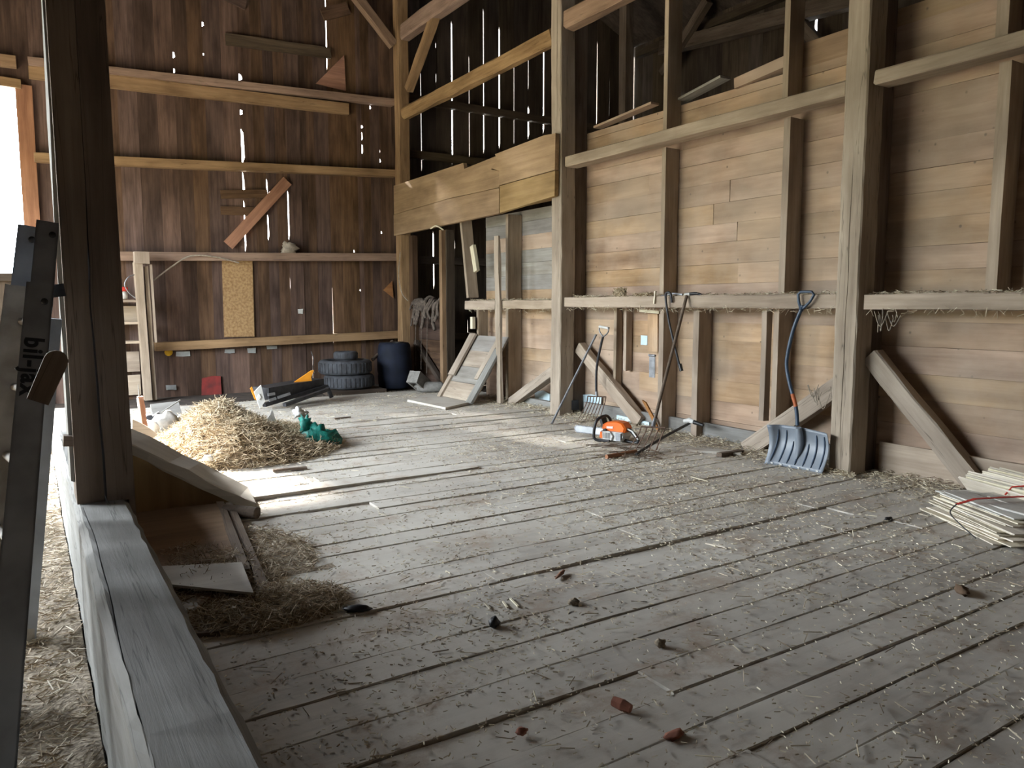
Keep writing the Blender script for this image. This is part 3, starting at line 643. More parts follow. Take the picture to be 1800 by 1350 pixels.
# low partition in the doorway
lpn = thing('low_partition', 'dim low board partition beside the corner post, hung with old ropes', 'partition', (5.75, 11.7, 0))
for k in range(7): timber('board', (5.83, 12.3, .1+.2*k), (5.83, 11.0, .1+.2*k), .025, .196, w_brown, lpn)
timber('stud', (5.72, 10.98, .0), (5.72, 10.98, 2.58), .09, .12, w_warm, lpn, up=(1, 0, 0), seg=3, jit=.004)
timber('stud', (5.80, 10.93, .0), (5.80, 10.93, 2.58), .05, .14, w_dark, lpn, up=(1, 0, 0), seg=3, jit=.004)
timber('brace', (5.74, 12.1, .75), (5.74, 11.1, .1), .07, .08, w_dark, lpn)
timber('upright', (5.76, 12.2, 0), (5.76, 12.2, 2.58), .14, .1, w_brown, lpn, up=(1, 0, 0))
rb = thing('rope_bundle', 'tangle of dusty ropes and rags draped over the low partition', 'rope', (5.68, 11.6, 1.2))
for k in range(16):
    a = 12.05-k*.065; zt = 1.44+R(-.03, .09); ln = R(.15, .5); b = MB()
    b.tube(smooth_path([(5.86, a+R(-.1, .1), zt-.06), (5.74, a, zt), (5.665, a-R(.0, .06), zt-.06), (5.65+R(-.02, .01), a+R(-.08, .08), zt-ln*.6), (5.64, a+R(-.05, .09), zt-ln)], 4), R(.014, .03), 6); b.obj('rope', rope, rb)
for k in range(3):
    b = MB(); a = 11.9-.22*k; b.tube(smooth_path([(5.66, a, 1.4), (5.63, a-.03, .9), (5.64, a+.02, .35-.05*k)], 4), .007, 5); b.obj('rope_end', rope, rb)
b = MB(); b.blob((5.68, 11.72, 1.4), .09, .32, .1, 5, .5); b.obj('rag', rope, rb)
b = MB(); b.tube(smooth_path([(5.56, 12.3, 2.3), (5.55, 12.36, 1.9), (5.57, 12.28, 1.6), (5.6, 12.1, 1.46)], 5), .008, 5); tag(b.obj('twine', webm), 'thin twine hanging down the corner post to the rope tangle', 'twine')
b = MB(); p = AX(757, 402, 5.53); b.tube(smooth_path([p, AX(767, 397, 5.53), AX(779, 404, 5.53)], 3), .012, 6); tag(b.obj('bent_stick', w_shing), 'pale bent stick caught under the plank header', 'stick')
# pieces nailed at door stud
o = timber('wood_block', AX(831, 432, 5.72), AX(838, 477, 5.72), .10, .05, w_shing, None, up=(1, 0, 0)); tag(o, 'pale short block nailed on the door stud above the rail', 'block')
o = timber('wood_block', AX(831, 557, 5.71), AX(831, 578, 5.71), .07, .05, w_shing, None, up=(1, 0, 0)); tag(o, 'pale short block nailed on the door stud below the rail', 'block')
# leaning panel, loose plank, flat board
t0, t1 = V((5.78, 10.42, .93)), V((5.78, 9.42, .90)); b0, b1 = V((5.18, 10.12, .03)), V((5.22, 9.17, .03))
lpn2 = thing('leaning_panel', 'old board panel with battens leaning against wall beside the dark doorway', 'panel', ((b0+b1)/2).to_tuple())
ex = (b1-b0).normalized(); ey = (t0-b0); hgt = ey.length; ey.normalize(); ez = ex.cross(ey).normalized(); ey = ez.cross(ex)
if ez.x > 0: pass
M = Matrix((ey, -ex, ez if ez.x < 0 else ez)).transposed().to_4x4()
zz = V((-ey.z, 0, ey.x)) if False else ez
nrm = ez if ez.dot(V((-1, -1, 1))) > 0 else -ez
def pbd(name, u0, v0, u1, v1, w, t, off, mat):      # u across (0..1), v up the panel in metres
    W_ = (b1-b0).length
    p = b0+ex*(u0*W_)+ey*v0+nrm*off; q = b0+ex*(u1*W_)+ey*v1+nrm*off
    timber(name, p, q, w, t, mat, lpn2, up=nrm, seg=3, jit=.004)
for k in range(4): pbd('board', 0, .14+k*.27, 1, .14+k*.27, .265, .025, 0, w_grey if k % 2 else w_post)
pbd('batten', .05, -.02, .05, .98, .10, .03, .03, w_post); pbd('batten', .10, .35, .07, 1.08, .16, .03, .055, w_post)
pbd('batten', .80, .35, .82, 1.02, .10, .03, .03, w_post); pbd('batten', .95, -.03, .95, .86, .14, .035, .035, w_sill)
o = timber('loose_plank', AX(879, 708, 5.62), AX(874, 415, 5.64), .11, .04, w_post, None, up=(1, 0, 0), seg=6, jit=.006); tag(o, 'tall loose plank leaning upright beside the leaning board panel', 'plank')
pts = [AZ(x, y, .03) for x, y in ((716, 703), (752, 692), (828, 707), (783, 717))]
b = MB(); c = sum(pts, V())/4; c.z = .006; b.prism([(p.x-c.x, p.y-c.y) for p in pts], .03, Matrix.Translation(c)); tag(b.obj('flat_board', w_floor), 'wide flat board on the floor in front of leaning panel', 'board')

# ================================================================== TOOLS ON THE RIGHT WALL
o = MB(); o.tube([V((5.12, 7.15, .012)), AX(978, 728, 5.2), AX(1048, 588, 5.66)], .014, 8); tag(o.obj('iron_bar', steel), 'long round iron bar leaning right of the second post', 'bar')
def fork(name, label, sh, tip, width, n, path, x_top, hr, grip=None):
    """sh: middle of the shoulder; tip: middle of the tine points on the floor; path: handle points read at image heights"""
    t = thing(name, label, 'fork', (sh.x, sh.y, 0))
    side = V((.62, -.72, 0)).normalized(); tv = tip-sh
    b = MB(); b.tube([sh-side*width/2, sh, sh+side*width/2], .008, 6); b.obj('shoulder', rust, t)
    for k in range(n):
        f = k/(n-1)-.5; s_ = sh+side*width*f; e = s_+tv+side*width*f*.15; e.z = .006
        mid = s_+tv*.45+V((.05, .02, .035)); kn = s_+tv*.12+V((.02, .01, .008))
        b = MB(); b.tube(smooth_path([s_, kn, mid, e], 4), [.006]*10+[.005, .004, .003], 6); b.obj('tine', rust, t)
    y0, y1 = path[0][1], path[-1][1]
    hp = [sh]+[AX(x, y, sh.x+(x_top-sh.x)*(y0-y)/(y0-y1)) for x, y in path[1:]]
    b = MB(); b.tube(smooth_path(hp, 5), hr, 8); b.obj('handle', w_old if grip is None else dsteel, t)
    b = MB(); b.tube([hp[0], hp[0]+(hp[1]-hp[0])*.5], hr*1.25, 8); b.obj('ferrule', steel, t)
    if grip:
        g0, g1 = grip; q = hp[-1]
        b = MB(); b.tube(smooth_path([q, (q+g0)/2+(g0-g1)*.2, g0], 4), .009, 6); b.tube(smooth_path([q, (q+g1)/2+(g1-g0)*.2, g1], 4), .009, 6); b.obj('grip_yoke', steel, t)
        b = MB(); b.tube([g0, g1], .016, 8); b.obj('grip', cream, t)
    return t
fork('manure_fork', 'short manure fork with a white grip, tines down behind the chainsaw', AZ(1049, 697, .30), AZ(1034, 741), .22, 7,
     [(1049, 697), (1048, 680), (1049, 645), (1056, 608), (1060, 592)], 5.78, .015, (AX(1054, 574, 5.78), AX(1070, 577, 5.78)))
fork('hay_fork', 'long-handled hay fork leaning from the floor up to the ledge rail', AZ(1148, 751, .26), AZ(1126, 798), .22, 5,
     [(1148, 751), (1155, 722), (1180, 625), (1207, 520)], 5.645, .016)
# grip-handled shaft lying against the low stud, with a stick and twigs
t = thing('grip_tool', 'dark shaft with a pale tee grip lying in front of hay fork', 'tool', (5.2, 5.6, 0))
p0, p1 = AZ(1118, 798, .02), AX(1212, 744, 5.70)
b = MB(); b.tube([p0, (p0+p1)/2+V((0, 0, .01)), p1], .014, 8); b.obj('shaft', dsteel, t)
b = MB(); b.tube([p1+V((-.02, .06, .015)), p1+V((0, 0, .03)), p1+V((.0, -.06, .02))], [.02, .03, .022], 8); b.obj('grip', cream, t)
b = MB(); b.tube([p1+V((.0, -.06, .02)), p1+V((.02, -.17, -.0))], [.024, .016], 8); b.obj('grip_end', black, t)
b = MB(); b.tube([AZ(1066, 803, .022), AZ(1118, 794, .022)], .022, 8); tag(b.obj('stick', w_red), 'brown round stick on the floor below the chainsaw', 'stick')
items = []
for k in range(26):
    a = AZ(R(1050, 1120), R(775, 802), R(.01, .03)); items.append((a, (R(.3, 1), -R(.2, .9), R(-.05, .1)), R(.12, .4), .003))
for k in range(40):
    a = AZ(R(1095, 1160), R(788, 806), R(.01, .05)); items.append((a, (R(-1, 1), R(-1, 1), R(-.15, .25)), R(.06, .2), .0035))
o = straws('twigs', items, plain('twig', (.13, .09, .06), .9)); tag(o, 'heap of thin dark twigs on the floor under hay fork tines', 'twigs')
# cane hook, sickle, curved wood piece
t = thing('hook_cane', 'dark crooked cane hung by its hook over the ledge rail', 'cane', AX(1190, 600, 5.62).to_tuple())
b = MB(); b.tube(smooth_path([AX(1181, 532, 5.64), AX(1179, 517, 5.64), AX(1173, 514, 5.63), AX(1170, 522, 5.62), AX(1175, 560, 5.62), AX(1184, 600, 5.63), AX(1195, 645, 5.66)], 5), .012, 8); b.obj('shaft', dsteel, t)
b = MB(); b.tube([AX(1195, 640, 5.66), AX(1198, 652, 5.66)], .02, 8); b.obj('foot', black, t)
t = thing('sickle', 'sickle with a dark handle lying on the ledge rail', 'sickle', AX(1205, 519, 5.7).to_tuple())
pts = smooth_path([AX(1200, 518, 5.70), AX(1185, 516, 5.71), AX(1170, 519, 5.73), AX(1155, 523, 5.76)], 4)
b = MB(); b.tube(pts, [.012]*(len(pts)-1)+[.003], 4, smooth=False); b.obj('blade', steel, t)
b = MB(); b.tube([AX(1204, 518, 5.69), AX(1213, 517, 5.69)], .016, 8); b.obj('ferrule', cream, t)
b = MB(); b.tube(smooth_path([AX(1212, 517, 5.69), AX(1225, 516, 5.69), AX(1238, 520, 5.69)], 3), [.015, .017, .017, .016, .014, .01, .006], 8); b.obj('handle', black, t)
o = timber('pegged_strip', AX(1152, 512, 5.66), AX(1150, 534, 5.65), .018, .018, w_shing, None, up=(1, 0, 0)); tag(o, 'thin pale peg standing against the ledge rail beside the cane', 'peg')
o = MB(); o.prism([(0, 0), (.06, -.02), (.20, -.18), (.30, -.34), (.26, -.33), (.14, -.17)], .02, Matrix(((0, 0, 1, 5.78), (-1, 0, 0, AX(1128, 703, 5.78).y), (0, 1, 0, AX(1128, 703, 5.78).z), (0, 0, 0, 1)))); tag(o.obj('curved_blade', w_red), 'rusty brown curved blade behind the hay fork handle', 'blade')
# strap hinge and bolt plate, paper note, pale sheets
t = thing('strap_hinge', 'grey metal strap hinge hanging on the stud behind the hay fork', 'hinge', AX(1146, 645, 5.83).to_tuple())
c = AX(1146, 643, 5.825); b = MB(); b.box((c.x, c.y-.045, c.z-.13), (c.x+.008, c.y+.045, c.z+.11)); b.obj('hinge_plate', steel, t)
b = MB(); b.tube([c+V((0, -.05, .115)), c+V((0, .05, .115))], .014, 8); b.obj('hinge_pin', steel, t)
c = AX(1132, 598, XW-.01); b = MB(); b.box((c.x, c.y-.055, c.z-.055), (c.x+.004, c.y+.055, c.z+.055)); tag(b.obj('paper_note', bluewhite), 'small pale blue paper note stuck on the boards near hinge', 'note')
o = timber('wood_strip', AX(1126, 546, 5.84), AX(1160, 549, 5.84), .04, .03, w_shing, None); tag(o, 'short pale strip nailed just under the ledge rail', 'strip')
o = timber('split_board', AX(1150, 552, 5.97), AX(1150, 618, 5.97), .16, .05, w_tan, None, up=(1, 0, 0)); tag(o, 'tan board length above the strap hinge on the wall', 'board')
for (x0, y0, x1, y1, X0, lab) in ((1018, 690, 1055, 735, XW-.03, 'pale blue sheet at the wall foot behind the manure fork tines'), (988, 682, 1003, 712, XW-.03, 'pale blue scrap at the wall foot just right of second post'), (940, 684, 966, 708, XW-.03, 'pale blue sheet at the wall foot left of second post'),
                                (902, 688, 912, 704, XW-.03, 'narrow pale blue scrap behind the left foot brace'), (1088, 716, 1098, 738, XW-.03, 'small pale blue scrap right of the foot brace')):
    p, q = AX(x0, y0, X0), AX(x1, y1, X0); b = MB()
    b.prism([(0, 0), (p.y-q.y, R(-.01, .02)), (p.y-q.y+R(-.02, .02), p.z-q.z+R(-.04, 0)), ((p.y-q.y)*.45, p.z-q.z), (R(-.02, .02), (p.z-q.z)*R(.6, 1))], .012, Matrix(((0, 0, 1, X0), (1, 0, 0, q.y), (0, 1, 0, q.z), (0, 0, 0, 1))))
    tag(b.obj('pale_sheet', bluewhite), lab, 'sheet')
o = timber('white_strip', AX(1085, 733, 5.93), AX(1142, 746, 5.93), .02, .05, bluewhite, None); tag(o, 'long white strip along the wall foot behind the chainsaw', 'strip')
o = timber('dark_box', AX(1003, 712, 5.86), AX(1012, 712, 5.86), .1, .12, black, None); tag(o, 'small black box at the foot of the second post', 'box')

# ---- chainsaw
cs0 = AZ(1083, 777); u = V((-.34, .94, 0)); vside = V((-.94, -.34, 0)); up3 = V((0, 0, 1))
cs = thing('chainsaw', 'orange and grey chainsaw resting on the floor below the ledge rail', 'chainsaw', cs0.to_tuple())
MC = Matrix((u, -vside, up3)).transposed().to_4x4()      # local x towards the bar, -y towards the viewer, z up
MC.translation = cs0+V((.03, .03, 0)); MC = MC @ Matrix.Scale(.86, 4)
def cpr(name, pts, y0, y1, mat, bevel=0, parent=None):                # profile in local xz, from y0 to y1
    b = MB(); Mx = MC @ Matrix(((1, 0, 0, 0), (0, 0, 1, y0), (0, 1, 0, 0), (0, 0, 0, 1)))
    if bevel:
        c = V((sum(p[0] for p in pts)/len(pts), sum(p[1] for p in pts)/len(pts)))
        n = len(pts); rings = []
        for yy, k in ((0, 1-bevel), (.018, 1), (y1-y0-.018, 1), (y1-y0, 1-bevel)):
            rings += [Mx @ V((c.x+(p[0]-c.x)*k, c.y+(p[1]-c.y)*k, yy)) for p in pts]
        fs = [tuple(range(n-1, -1, -1)), tuple(range(3*n, 4*n))]+[(r*n+i, r*n+(i+1) % n, (r+1)*n+(i+1) % n, (r+1)*n+i) for r in range(3) for i in range(n)]
        b.add(rings, fs)
    else: b.prism(pts, y1-y0, Mx)
    return b.obj(name, mat, parent or cs)
cpr('crankcase', [(-.12, .02), (.15, .02), (.17, .06), (.16, .13), (-.13, .13), (-.15, .08)], -.10, .10, cream, .06)
top_c = cpr('top_cover', [(-.15, .125), (.13, .125), (.16, .15), (.15, .2), (.09, .235), (-.05, .25), (-.12, .235), (-.165, .18)], -.085, .09, orange, .14)
st_c = cpr('starter_cover', [(.0, .025), (.13, .03), (.145, .08), (.12, .13), (.02, .135), (-.02, .08)], -.125, -.10, cream, .1)
cpr('side_badge', [(.12, .04), (.158, .05), (.15, .12), (.125, .115)], -.13, -.10, orange)
for k in range(6): cpr('vent_slot', [(.015+k*.016, .045), (.021+k*.016, .045), (.024+k*.016, .115), (.018+k*.016, .115)], -.128, -.122, black, 0, st_c)
cpr('label_stripe', [(.0, .165), (.085, .16), (.085, .185), (.0, .19)], -.092, -.084, white, 0, top_c)
cpr('carburettor_box', [(-.06, .03), (-.12, .035), (-.12, .12), (-.05, .12)], -.12, -.09, steel)
b = MB(); b.tube([MC @ V((.10, -.092, .135)), MC @ V((.10, -.118, .135))], .02, 10); b.obj('filler_cap', black, cs)
b = MB(); b.tube(smooth_path([MC @ V(p) for p in ((.13, .13, .05), (.15, .13, .2), (.16, .05, .285), (.17, -.08, .285), (.19, -.155, .24), (.21, -.17, .12), (.2, -.165, .03), (.10, -.14, .015), (.02, -.13, .02))], 5), .015, 8); b.obj('front_handle', black, cs)
cpr('hand_guard', [(.17, .14), (.2, .16), (.235, .27), (.215, .285), (.18, .2)], -.02, .10, black)
b = MB(); b.tube(smooth_path([MC @ V(p) for p in ((-.13, -.02, .165), (-.2, -.02, .15), (-.27, -.02, .09), (-.30, -.02, .04), (-.28, -.02, .018), (-.2, -.02, .018), (-.12, -.02, .03))], 5), [.02]*12+[.017]*19, 8); rh_ = b.obj('rear_handle', black, cs)
cpr('handle_strip', [(-.16, .165), (-.22, .145), (-.3, .06), (-.315, .06), (-.24, .155), (-.16, .18)], -.045, -.03, cream, 0, rh_)
bar = [(.13, .05), (.13, .125)]+[(.58+.035*math.cos(a), .0875+.0375*math.sin(a)) for a in [math.pi/2-k*math.pi/8 for k in range(9)]]
cpr('guide_bar', bar[::-1], .045, .052, barm)
items = []; b = MB()
ch = [(.13+.01*k, .129) for k in range(0, 46, 2)]+[(.58+.040*math.cos(a), .0875+.042*math.sin(a)) for a in [math.pi/2-k*math.pi/8 for k in range(9)]]+[(.58-.01*k, .046) for k in range(0, 46, 2)]
for (x, z) in ch: b.box((x-.007, .042, z-.006), (x+.007, .056, z+.006), MC)
b.obj('saw_chain', steel, cs)

# ---- snow shovel
sv = thing('snow_shovel', 'grey-bladed snow shovel with a bent dark blue shaft by cracked post', 'shovel', (5.5, 4.1, 0))
bl, brr = V((5.45, 4.36, .004)), V((5.50, 3.83, .004)); ax = (brr-bl)
nb, mb = 20, 12; vs = []; 
def blade(u, v):     # u across 0..1, v up 0..1
    e = abs(u-.5)*2
    z = .345*v*(1-.06*u)
    dish = .055*math.sin(math.pi*min(1, v*.9))           # hollow towards the wall
    wing = -.10*max(0, e-.78)/.22*(.25+.75*v) if u < .5 else -.05*max(0, e-.85)/.15*(.25+.75*v)
    p = bl+ax*u; return V((p.x+.09*v+dish+wing-.02*v*v, p.y, z+.004+.012*(1-e)*v))
for off in (0, .006):
    for j in range(mb+1):
        for i in range(nb+1): q = blade(i/nb, j/mb); vs.append(q+V((off, 0, 0)))
K = (nb+1)*(mb+1); fs = []
for j in range(mb):
    for i in range(nb):
        a = j*(nb+1)+i; fs += [(a, a+nb+1, a+nb+2, a+1), (K+a, K+a+1, K+a+nb+2, K+a+nb+1)]
for i in range(nb): fs += [(i, i+1, K+i+1, K+i), (mb*(nb+1)+i+1, mb*(nb+1)+i, K+mb*(nb+1)+i, K+mb*(nb+1)+i+1)]
for j in range(mb): fs += [((j+1)*(nb+1), j*(nb+1), K+j*(nb+1), K+(j+1)*(nb+1)), (j*(nb+1)+nb, (j+1)*(nb+1)+nb, K+(j+1)*(nb+1)+nb, K+j*(nb+1)+nb)]
b = MB(); b.add(vs, fs, True); blade_o = b.obj('blade', shovelgrey, sv)
for k, uu in enumerate((.1, .23, .36, .49, .62, .75, .88)):
    top = .62 if 2 <= k <= 4 else .88
    if k == 3: top = .45
    lean = (uu-.5)*-.10
    pts = [blade(uu+lean*(1-v)*-1.0, v)+V((-.003, 0, 0)) for v in [.08+(top-.08)*q/7 for q in range(8)]]
    b = MB(); b.tube(pts, [.004]+[.008]*6+[.003], 6); b.obj('rib', shovelblue, blade_o)
pts = [blade(.49, v)+V((-.012-.03*(v-.25), 0, 0)) for v in (.22, .4, .6, .8, 1.0)]
b = MB(); b.tube(pts, [.006, .024, .036, .034, .024], 8); b.obj('socket', shovelgrey, sv)
t_ = blade(.5, 1.0)
hp = []
for (x, yy) in ((1402, 748), (1399, 715), (1389, 678), (1383, 645), (1385, 620), (1395, 578), (1408, 545)):
    z_ = AX(x, yy, 5.55).z; hp.append(AX(x, yy, 5.545+.07*max(0, z_-.3)))
hs_ = smooth_path(hp, 5)
b = MB(); b.tube(hs_, .0165, 10); b.obj('shaft', shovelblue, sv)
i0 = 6; b = MB(); b.tube(hs_[5:9], .0172, 10); b.obj('orange_band', plain('rubbed_orange', (.50, .13, .04), .6), sv)
gx = 5.625
g = [AX(1408, 545, gx), AX(1404, 530, gx), AX(1403, 517, gx), AX(1408, 513, gx), AX(1427, 513, gx), AX(1431, 518, gx), AX(1424, 530, gx), AX(1413, 541, gx)]
b = MB(); b.tube(g, .0125, 8, closed=True); b.obj('grip', shovelblue, sv)
b = MB(); b.tube([hp[-1], g[0], AX(1411, 537, gx)], [.019, .022, .014], 8); b.obj('grip_socket', shovelblue, sv)
for k in range(6):
    q = blade(.1+.16*k, .03); b = MB(); b.box(q+V((-.004, -.012, -.003)), q+V((.002, .012, .008))); b.obj('wear_bolt', cream, blade_o)

# ---- bundles of shingles at the right
def shingles(name, label, org, dirv, n_layers, tilt, mats, grp):
    t = thing(name, label, 'shingles', org, 0, grp)
    return t
sA = thing('shingle_bundle', 'strapped bundle of thin cedar shingles lying flat on the floor at right', 'shingles', (5.2, 2.4, 0))
d1 = V((-.51, -.86, 0)).normalized(); s1 = V((.86, -.51, 0)).normalized(); o1 = AZ(1612, 897)
for k in range(14):
    z0 = .008+k*.0112
    for j, (ww, so_) in enumerate(((.20, .11), (.24, .34))):
        L0 = R(-.05, .10)+k*.010; L1 = .90+R(-.12, .07)-k*.012; sk = R(-.03, .03)
        p = o1+d1*L0+s1*(so_+.008*k-sk+R(-.012, .012)); q = o1+d1*L1+s1*(so_+.008*k+sk)
        p.z = z0; q.z = z0+R(.001, .010)
        timber('shingle', p, q, ww-R(0, .03), .0065, w_shgrey if k > 11 else w_shing, sA, seg=2, jit=.002)
zt = .158
for (L, so_, ww, ln) in ((-.10, .30, .24, .95), (-.02, .52, .22, .85)):
    p = o1+d1*L+s1*so_; q = o1+d1*(L+ln)+s1*(so_+.02); p.z = zt-.05; q.z = zt+.03; timber('shingle', p, q, ww, .010, w_shgrey, sA, seg=2, jit=.002)
pp = [o1+d1*.46+s1*(-.02)+V((0, 0, .02)), o1+d1*.44+s1*(-.01)+V((0, 0, .16)), o1+d1*.42+s1*.12+V((0, 0, .188)), o1+d1*.40+s1*.35+V((0, 0, .192)), o1+d1*.40+s1*.62+V((0, 0, .2))]
b = MB()
for a_, c_ in zip(pp[1:], pp[2:]):
    M = frame(a_, c_-a_, (0, 0, 1)); b.box((0, -.012, -.002), ((c_-a_).length, .012, .002), M)
b.obj('strap', redtape, sA)
b = MB(); b.tube(smooth_path([pp[1], pp[1]+V((-.015, 0, -.05))-s1*.03, o1+d1*.56-s1*.06+V((0, 0, .07)), o1+d1*.66-s1*.02+V((0, 0, .01))], 5), .004, 6); b.obj('wire_tie', dsteel, sA)
sB = thing('shingle_bundle', 'second bundle of white edged shingles tilted behind the strapped one', 'shingles', (5.7, 2.5, 0))
o2 = AZ(1684, 884); d2 = V((-.36, -.93, 0)).normalized(); s2 = V((.93, -.36, 0)).normalized()
for k in range(11):
    p = o2+s2*(.03*k+.03)+d2*R(-.05, .08)+V((0, 0, .135+.006*k)); q = p+d2*R(.75, .95)+V((0, 0, R(-.01, .03)))
    timber('shingle', p, q, .011, .15, w_shing, sB, up=(-.62, .2, .75), seg=2, jit=.002)
for k in range(3): 
    p = o2+s2*(.10+.12*k)+V((0, 0, .03)); timber('shingle', p, p+d2*.9, .12, .05, w_shgrey, sB, seg=1)
b = MB(); a_ = o2+d2*.42+V((0, 0, .215)); b.tube([a_+s2*-.03+V((0, 0, -.05)), a_+s2*.02, a_+s2*.12+d2*.1+V((0, 0, .03)), a_+s2*.2+d2*.2+V((0, 0, .03))], .006, 6); b.obj('strap', redtape, sB)

# ================================================================== LEFT SIDE: LADDER, SLOPING PLANK, SHEETS
ld = thing('ladder', 'grey metal ladder with lettered rail standing at the far left edge', 'ladder', (-.1, 2.9, 0))
Rt, Rb = AY(80, 388, 3.45), AZ(-14, 1480)
Lt, Lb = AY(48, 396, 3.60), AZ(-52, 1290)
def cchan(p0, p1, w, d, mat, name, face):     # C-section rail: web towards 'face', two flanges behind
    M = frame(p0, p1-p0, face); L = (p1-p0).length; b = MB(); t = .006
    b.box((0, -w/2, -t), (L, w/2, 0), M); b.box((0, -w/2, -d), (L, -w/2+t, 0), M); b.box((0, w/2-t, -d), (L, w/2, 0), M)
    return b.obj(name, mat, ld)
face = V((.0, -1, .05))
Rm = Rb+(Rt-Rb)*.86
rail_r = cchan(Rb, Rm, .085, .05, alu, 'side_rail', face)
cchan(Rm-(Rt-Rb).normalized()*.1+V((.008, .02, 0)), Rt+V((.008, .02, 0)), .075, .045, alu, 'rail_extension', face)
cchan(Lb, Lb+(Lt-Lb)*.86, .10, .05, fibre, 'side_rail', face)
cchan(Lb+(Lt-Lb)*.8+V((.006, .02, 0)), Lt+V((.006, .02, 0)), .075, .045, alu, 'rail_extension', face)
dr = (Rt-Rb).normalized()
side_w = frame(Rb, Rt-Rb, face).col[1].to_3d(); 
timber('rear_leg', AZ(50, 1139)+V((0, .0, .01)), AY(96, 560, 3.52), .05, .045, alu, ld, up=face)
timber('leg_shoe', AZ(47, 1139)+V((0, 0, .0)), AZ(47, 1139)+V((.006, 0, .14)), .055, .06, fibre, ld, up=face)
timber('hinge_bracket', AY(98, 500, 3.46), AY(103, 522, 3.46), .05, .05, dsteel, ld, up=face)
for k in range(6):
    f = .08+.14*k; a_ = Rb+(Rt-Rb)*f+V((.01, .035, 0)); c_ = Lb+(Lt-Lb)*f+V((.01, .035, 0)); b = MB(); b.tube([a_, c_], .014, 8); b.obj('rung', fibre, ld)
for (p, nm) in ((AY(92, 413, 3.42), 'bolt_hole'), (AY(56, 421, 3.58), 'bolt_hole'), (AY(78, 530, 3.2), 'bolt_hole')):
    b = MB(); b.lathe([(0, .0), (.012, 0), (.012, .008), (0, .008)], 12, Matrix.Translation(p) @ Matrix.Rotation(math.pi/2, 4, 'X')); b.obj('bolt', black, ld)
# rounded arm swung out of the rail
pa_, pb_ = AY(66, 705, 2.75), AY(98, 634, 2.75)
Ma = frame(pa_, pb_-pa_, (0, -1, 0)); La = (pb_-pa_).length
arm = [(0, -.03), (La, -.033)]+[(La+.033*math.cos(a), .033*math.sin(a)) for a in [-math.pi/2+k*math.pi/8 for k in range(1, 8)]]+[(La, .033), (0, .03)]
slab('swing_arm', arm, .03, Ma, w_old, ld)
# lettering down the rail
fc = bpy.data.curves.new('lettering', 'FONT'); fc.body = 'bil-jax'; fc.size = .083; fc.offset = .0025; fc.extrude = .0008; fc.materials.append(inkm); fc.space_character = 1.12
fo = bpy.data.objects.new('lettering', fc); COL.objects.link(fo)
Mr = frame(Rb, Rt-Rb, face)
q = AY(49, 606, 3.2)
f_ = (q-Rb).dot(dr); 
Rbase = Rb+dr*f_
xa = -dr; za = Mr.col[2].to_3d(); ya = za.cross(xa)
ML = Matrix((xa, ya, za)).transposed().to_4x4(); ML.translation = Rbase+za*.002-ya*.03
dg = bpy.context.evaluated_depsgraph_get(); me = bpy.data.meshes.new_from_object(fo.evaluated_get(dg))
bpy.data.objects.remove(fo); link_mesh('lettering', me, ML, rail_r)


# sloping plank from sill to floor with a plywood panel below
sp = thing('sloping_brace', 'thick grey plank sloping from behind the dark post down to floor', 'brace', (.9, 5.3, 0))
timber('brace_plank', (.42, 5.44, .60), (1.27, 5.44, .03), 0.36, .07, w_pale, sp, up=(.5, -.17, .83), seg=8, jit=.008, bev=.008)
slab('side_panel', [(.0, .36), (.56, .36), (.015, 1.18), (.0, 1.18)], .02, Matrix(((0, 1, 0, 0), (0, 0, 1, 5.36), (1, 0, 0, 0.002), (0, 0, 0, 1))), w_ply, sp)
b = MB(); b.tube([AZ(395, 897, .045), AZ(452, 902, .045)], .04, 10); tag(b.obj('log_end', w_old), 'short round wood length poking out below the sloping plank', 'log')
def sheet(label, pts, z, t, mat, nm='plywood_sheet', tilt=0):
    P_ = [AZ(x, y, z) for x, y in pts]; c = sum(P_, V())/len(P_); c.z = z
    b = MB(); b.prism([(p.x-c.x, p.y-c.y) for p in P_], t, Matrix.Translation(c) @ Matrix.Rotation(tilt, 4, 'X')); o = b.obj(nm, mat); return tag(o, label, 'sheet')
sheet('dusty plywood sheet on the floor below the sloping plank', [(225, 905), (385, 888), (415, 985), (262, 1005)], .045, .015, w_ply)
sheet('pale thin sheet resting on straw with its corner toward the floor boards', [(268, 1000), (425, 992), (446, 1046), (286, 1030)], .075, .012, w_pale, 'thin_sheet')
sheet('small pale offcut poking from the straw below the thin sheet', [(312, 1068), (345, 1052), (352, 1070), (318, 1080)], .03, .012, w_pale, 'offcut')
sheet('second small offcut lying beside the first in the straw', [(345, 1050), (385, 1042), (352, 1068), (348, 1064)], .04, .012, w_ply, 'offcut')
o = timber('edge_board', AZ(388, 888, .04), AZ(432, 1010, .04), .05, .06, w_old, None, seg=4, jit=.006); tag(o, 'dark narrow board along the plywood sheet edge, inner of two', 'board')
o = timber('edge_board', AZ(402, 890, .03), AZ(470, 1052, .03), .05, .05, w_old, None, seg=4, jit=.006); tag(o, 'dark narrow board next to the bare floor, outer of two', 'board')
o = timber('small_stick', AZ(341, 1115, .012), AZ(388, 1112, .012), .03, .02, w_old, None); tag(o, 'short dark stick on the boards below the straw heap', 'stick')
# warped floor board edges that stand proud
o = timber('warped_board', (1.3, 5.57, .012), (3.2, 5.62, .004), .17, .03, w_floor, None, seg=6, jit=.003); tag(o, 'warped loose board lying across the floor in front of hay pile', 'board')

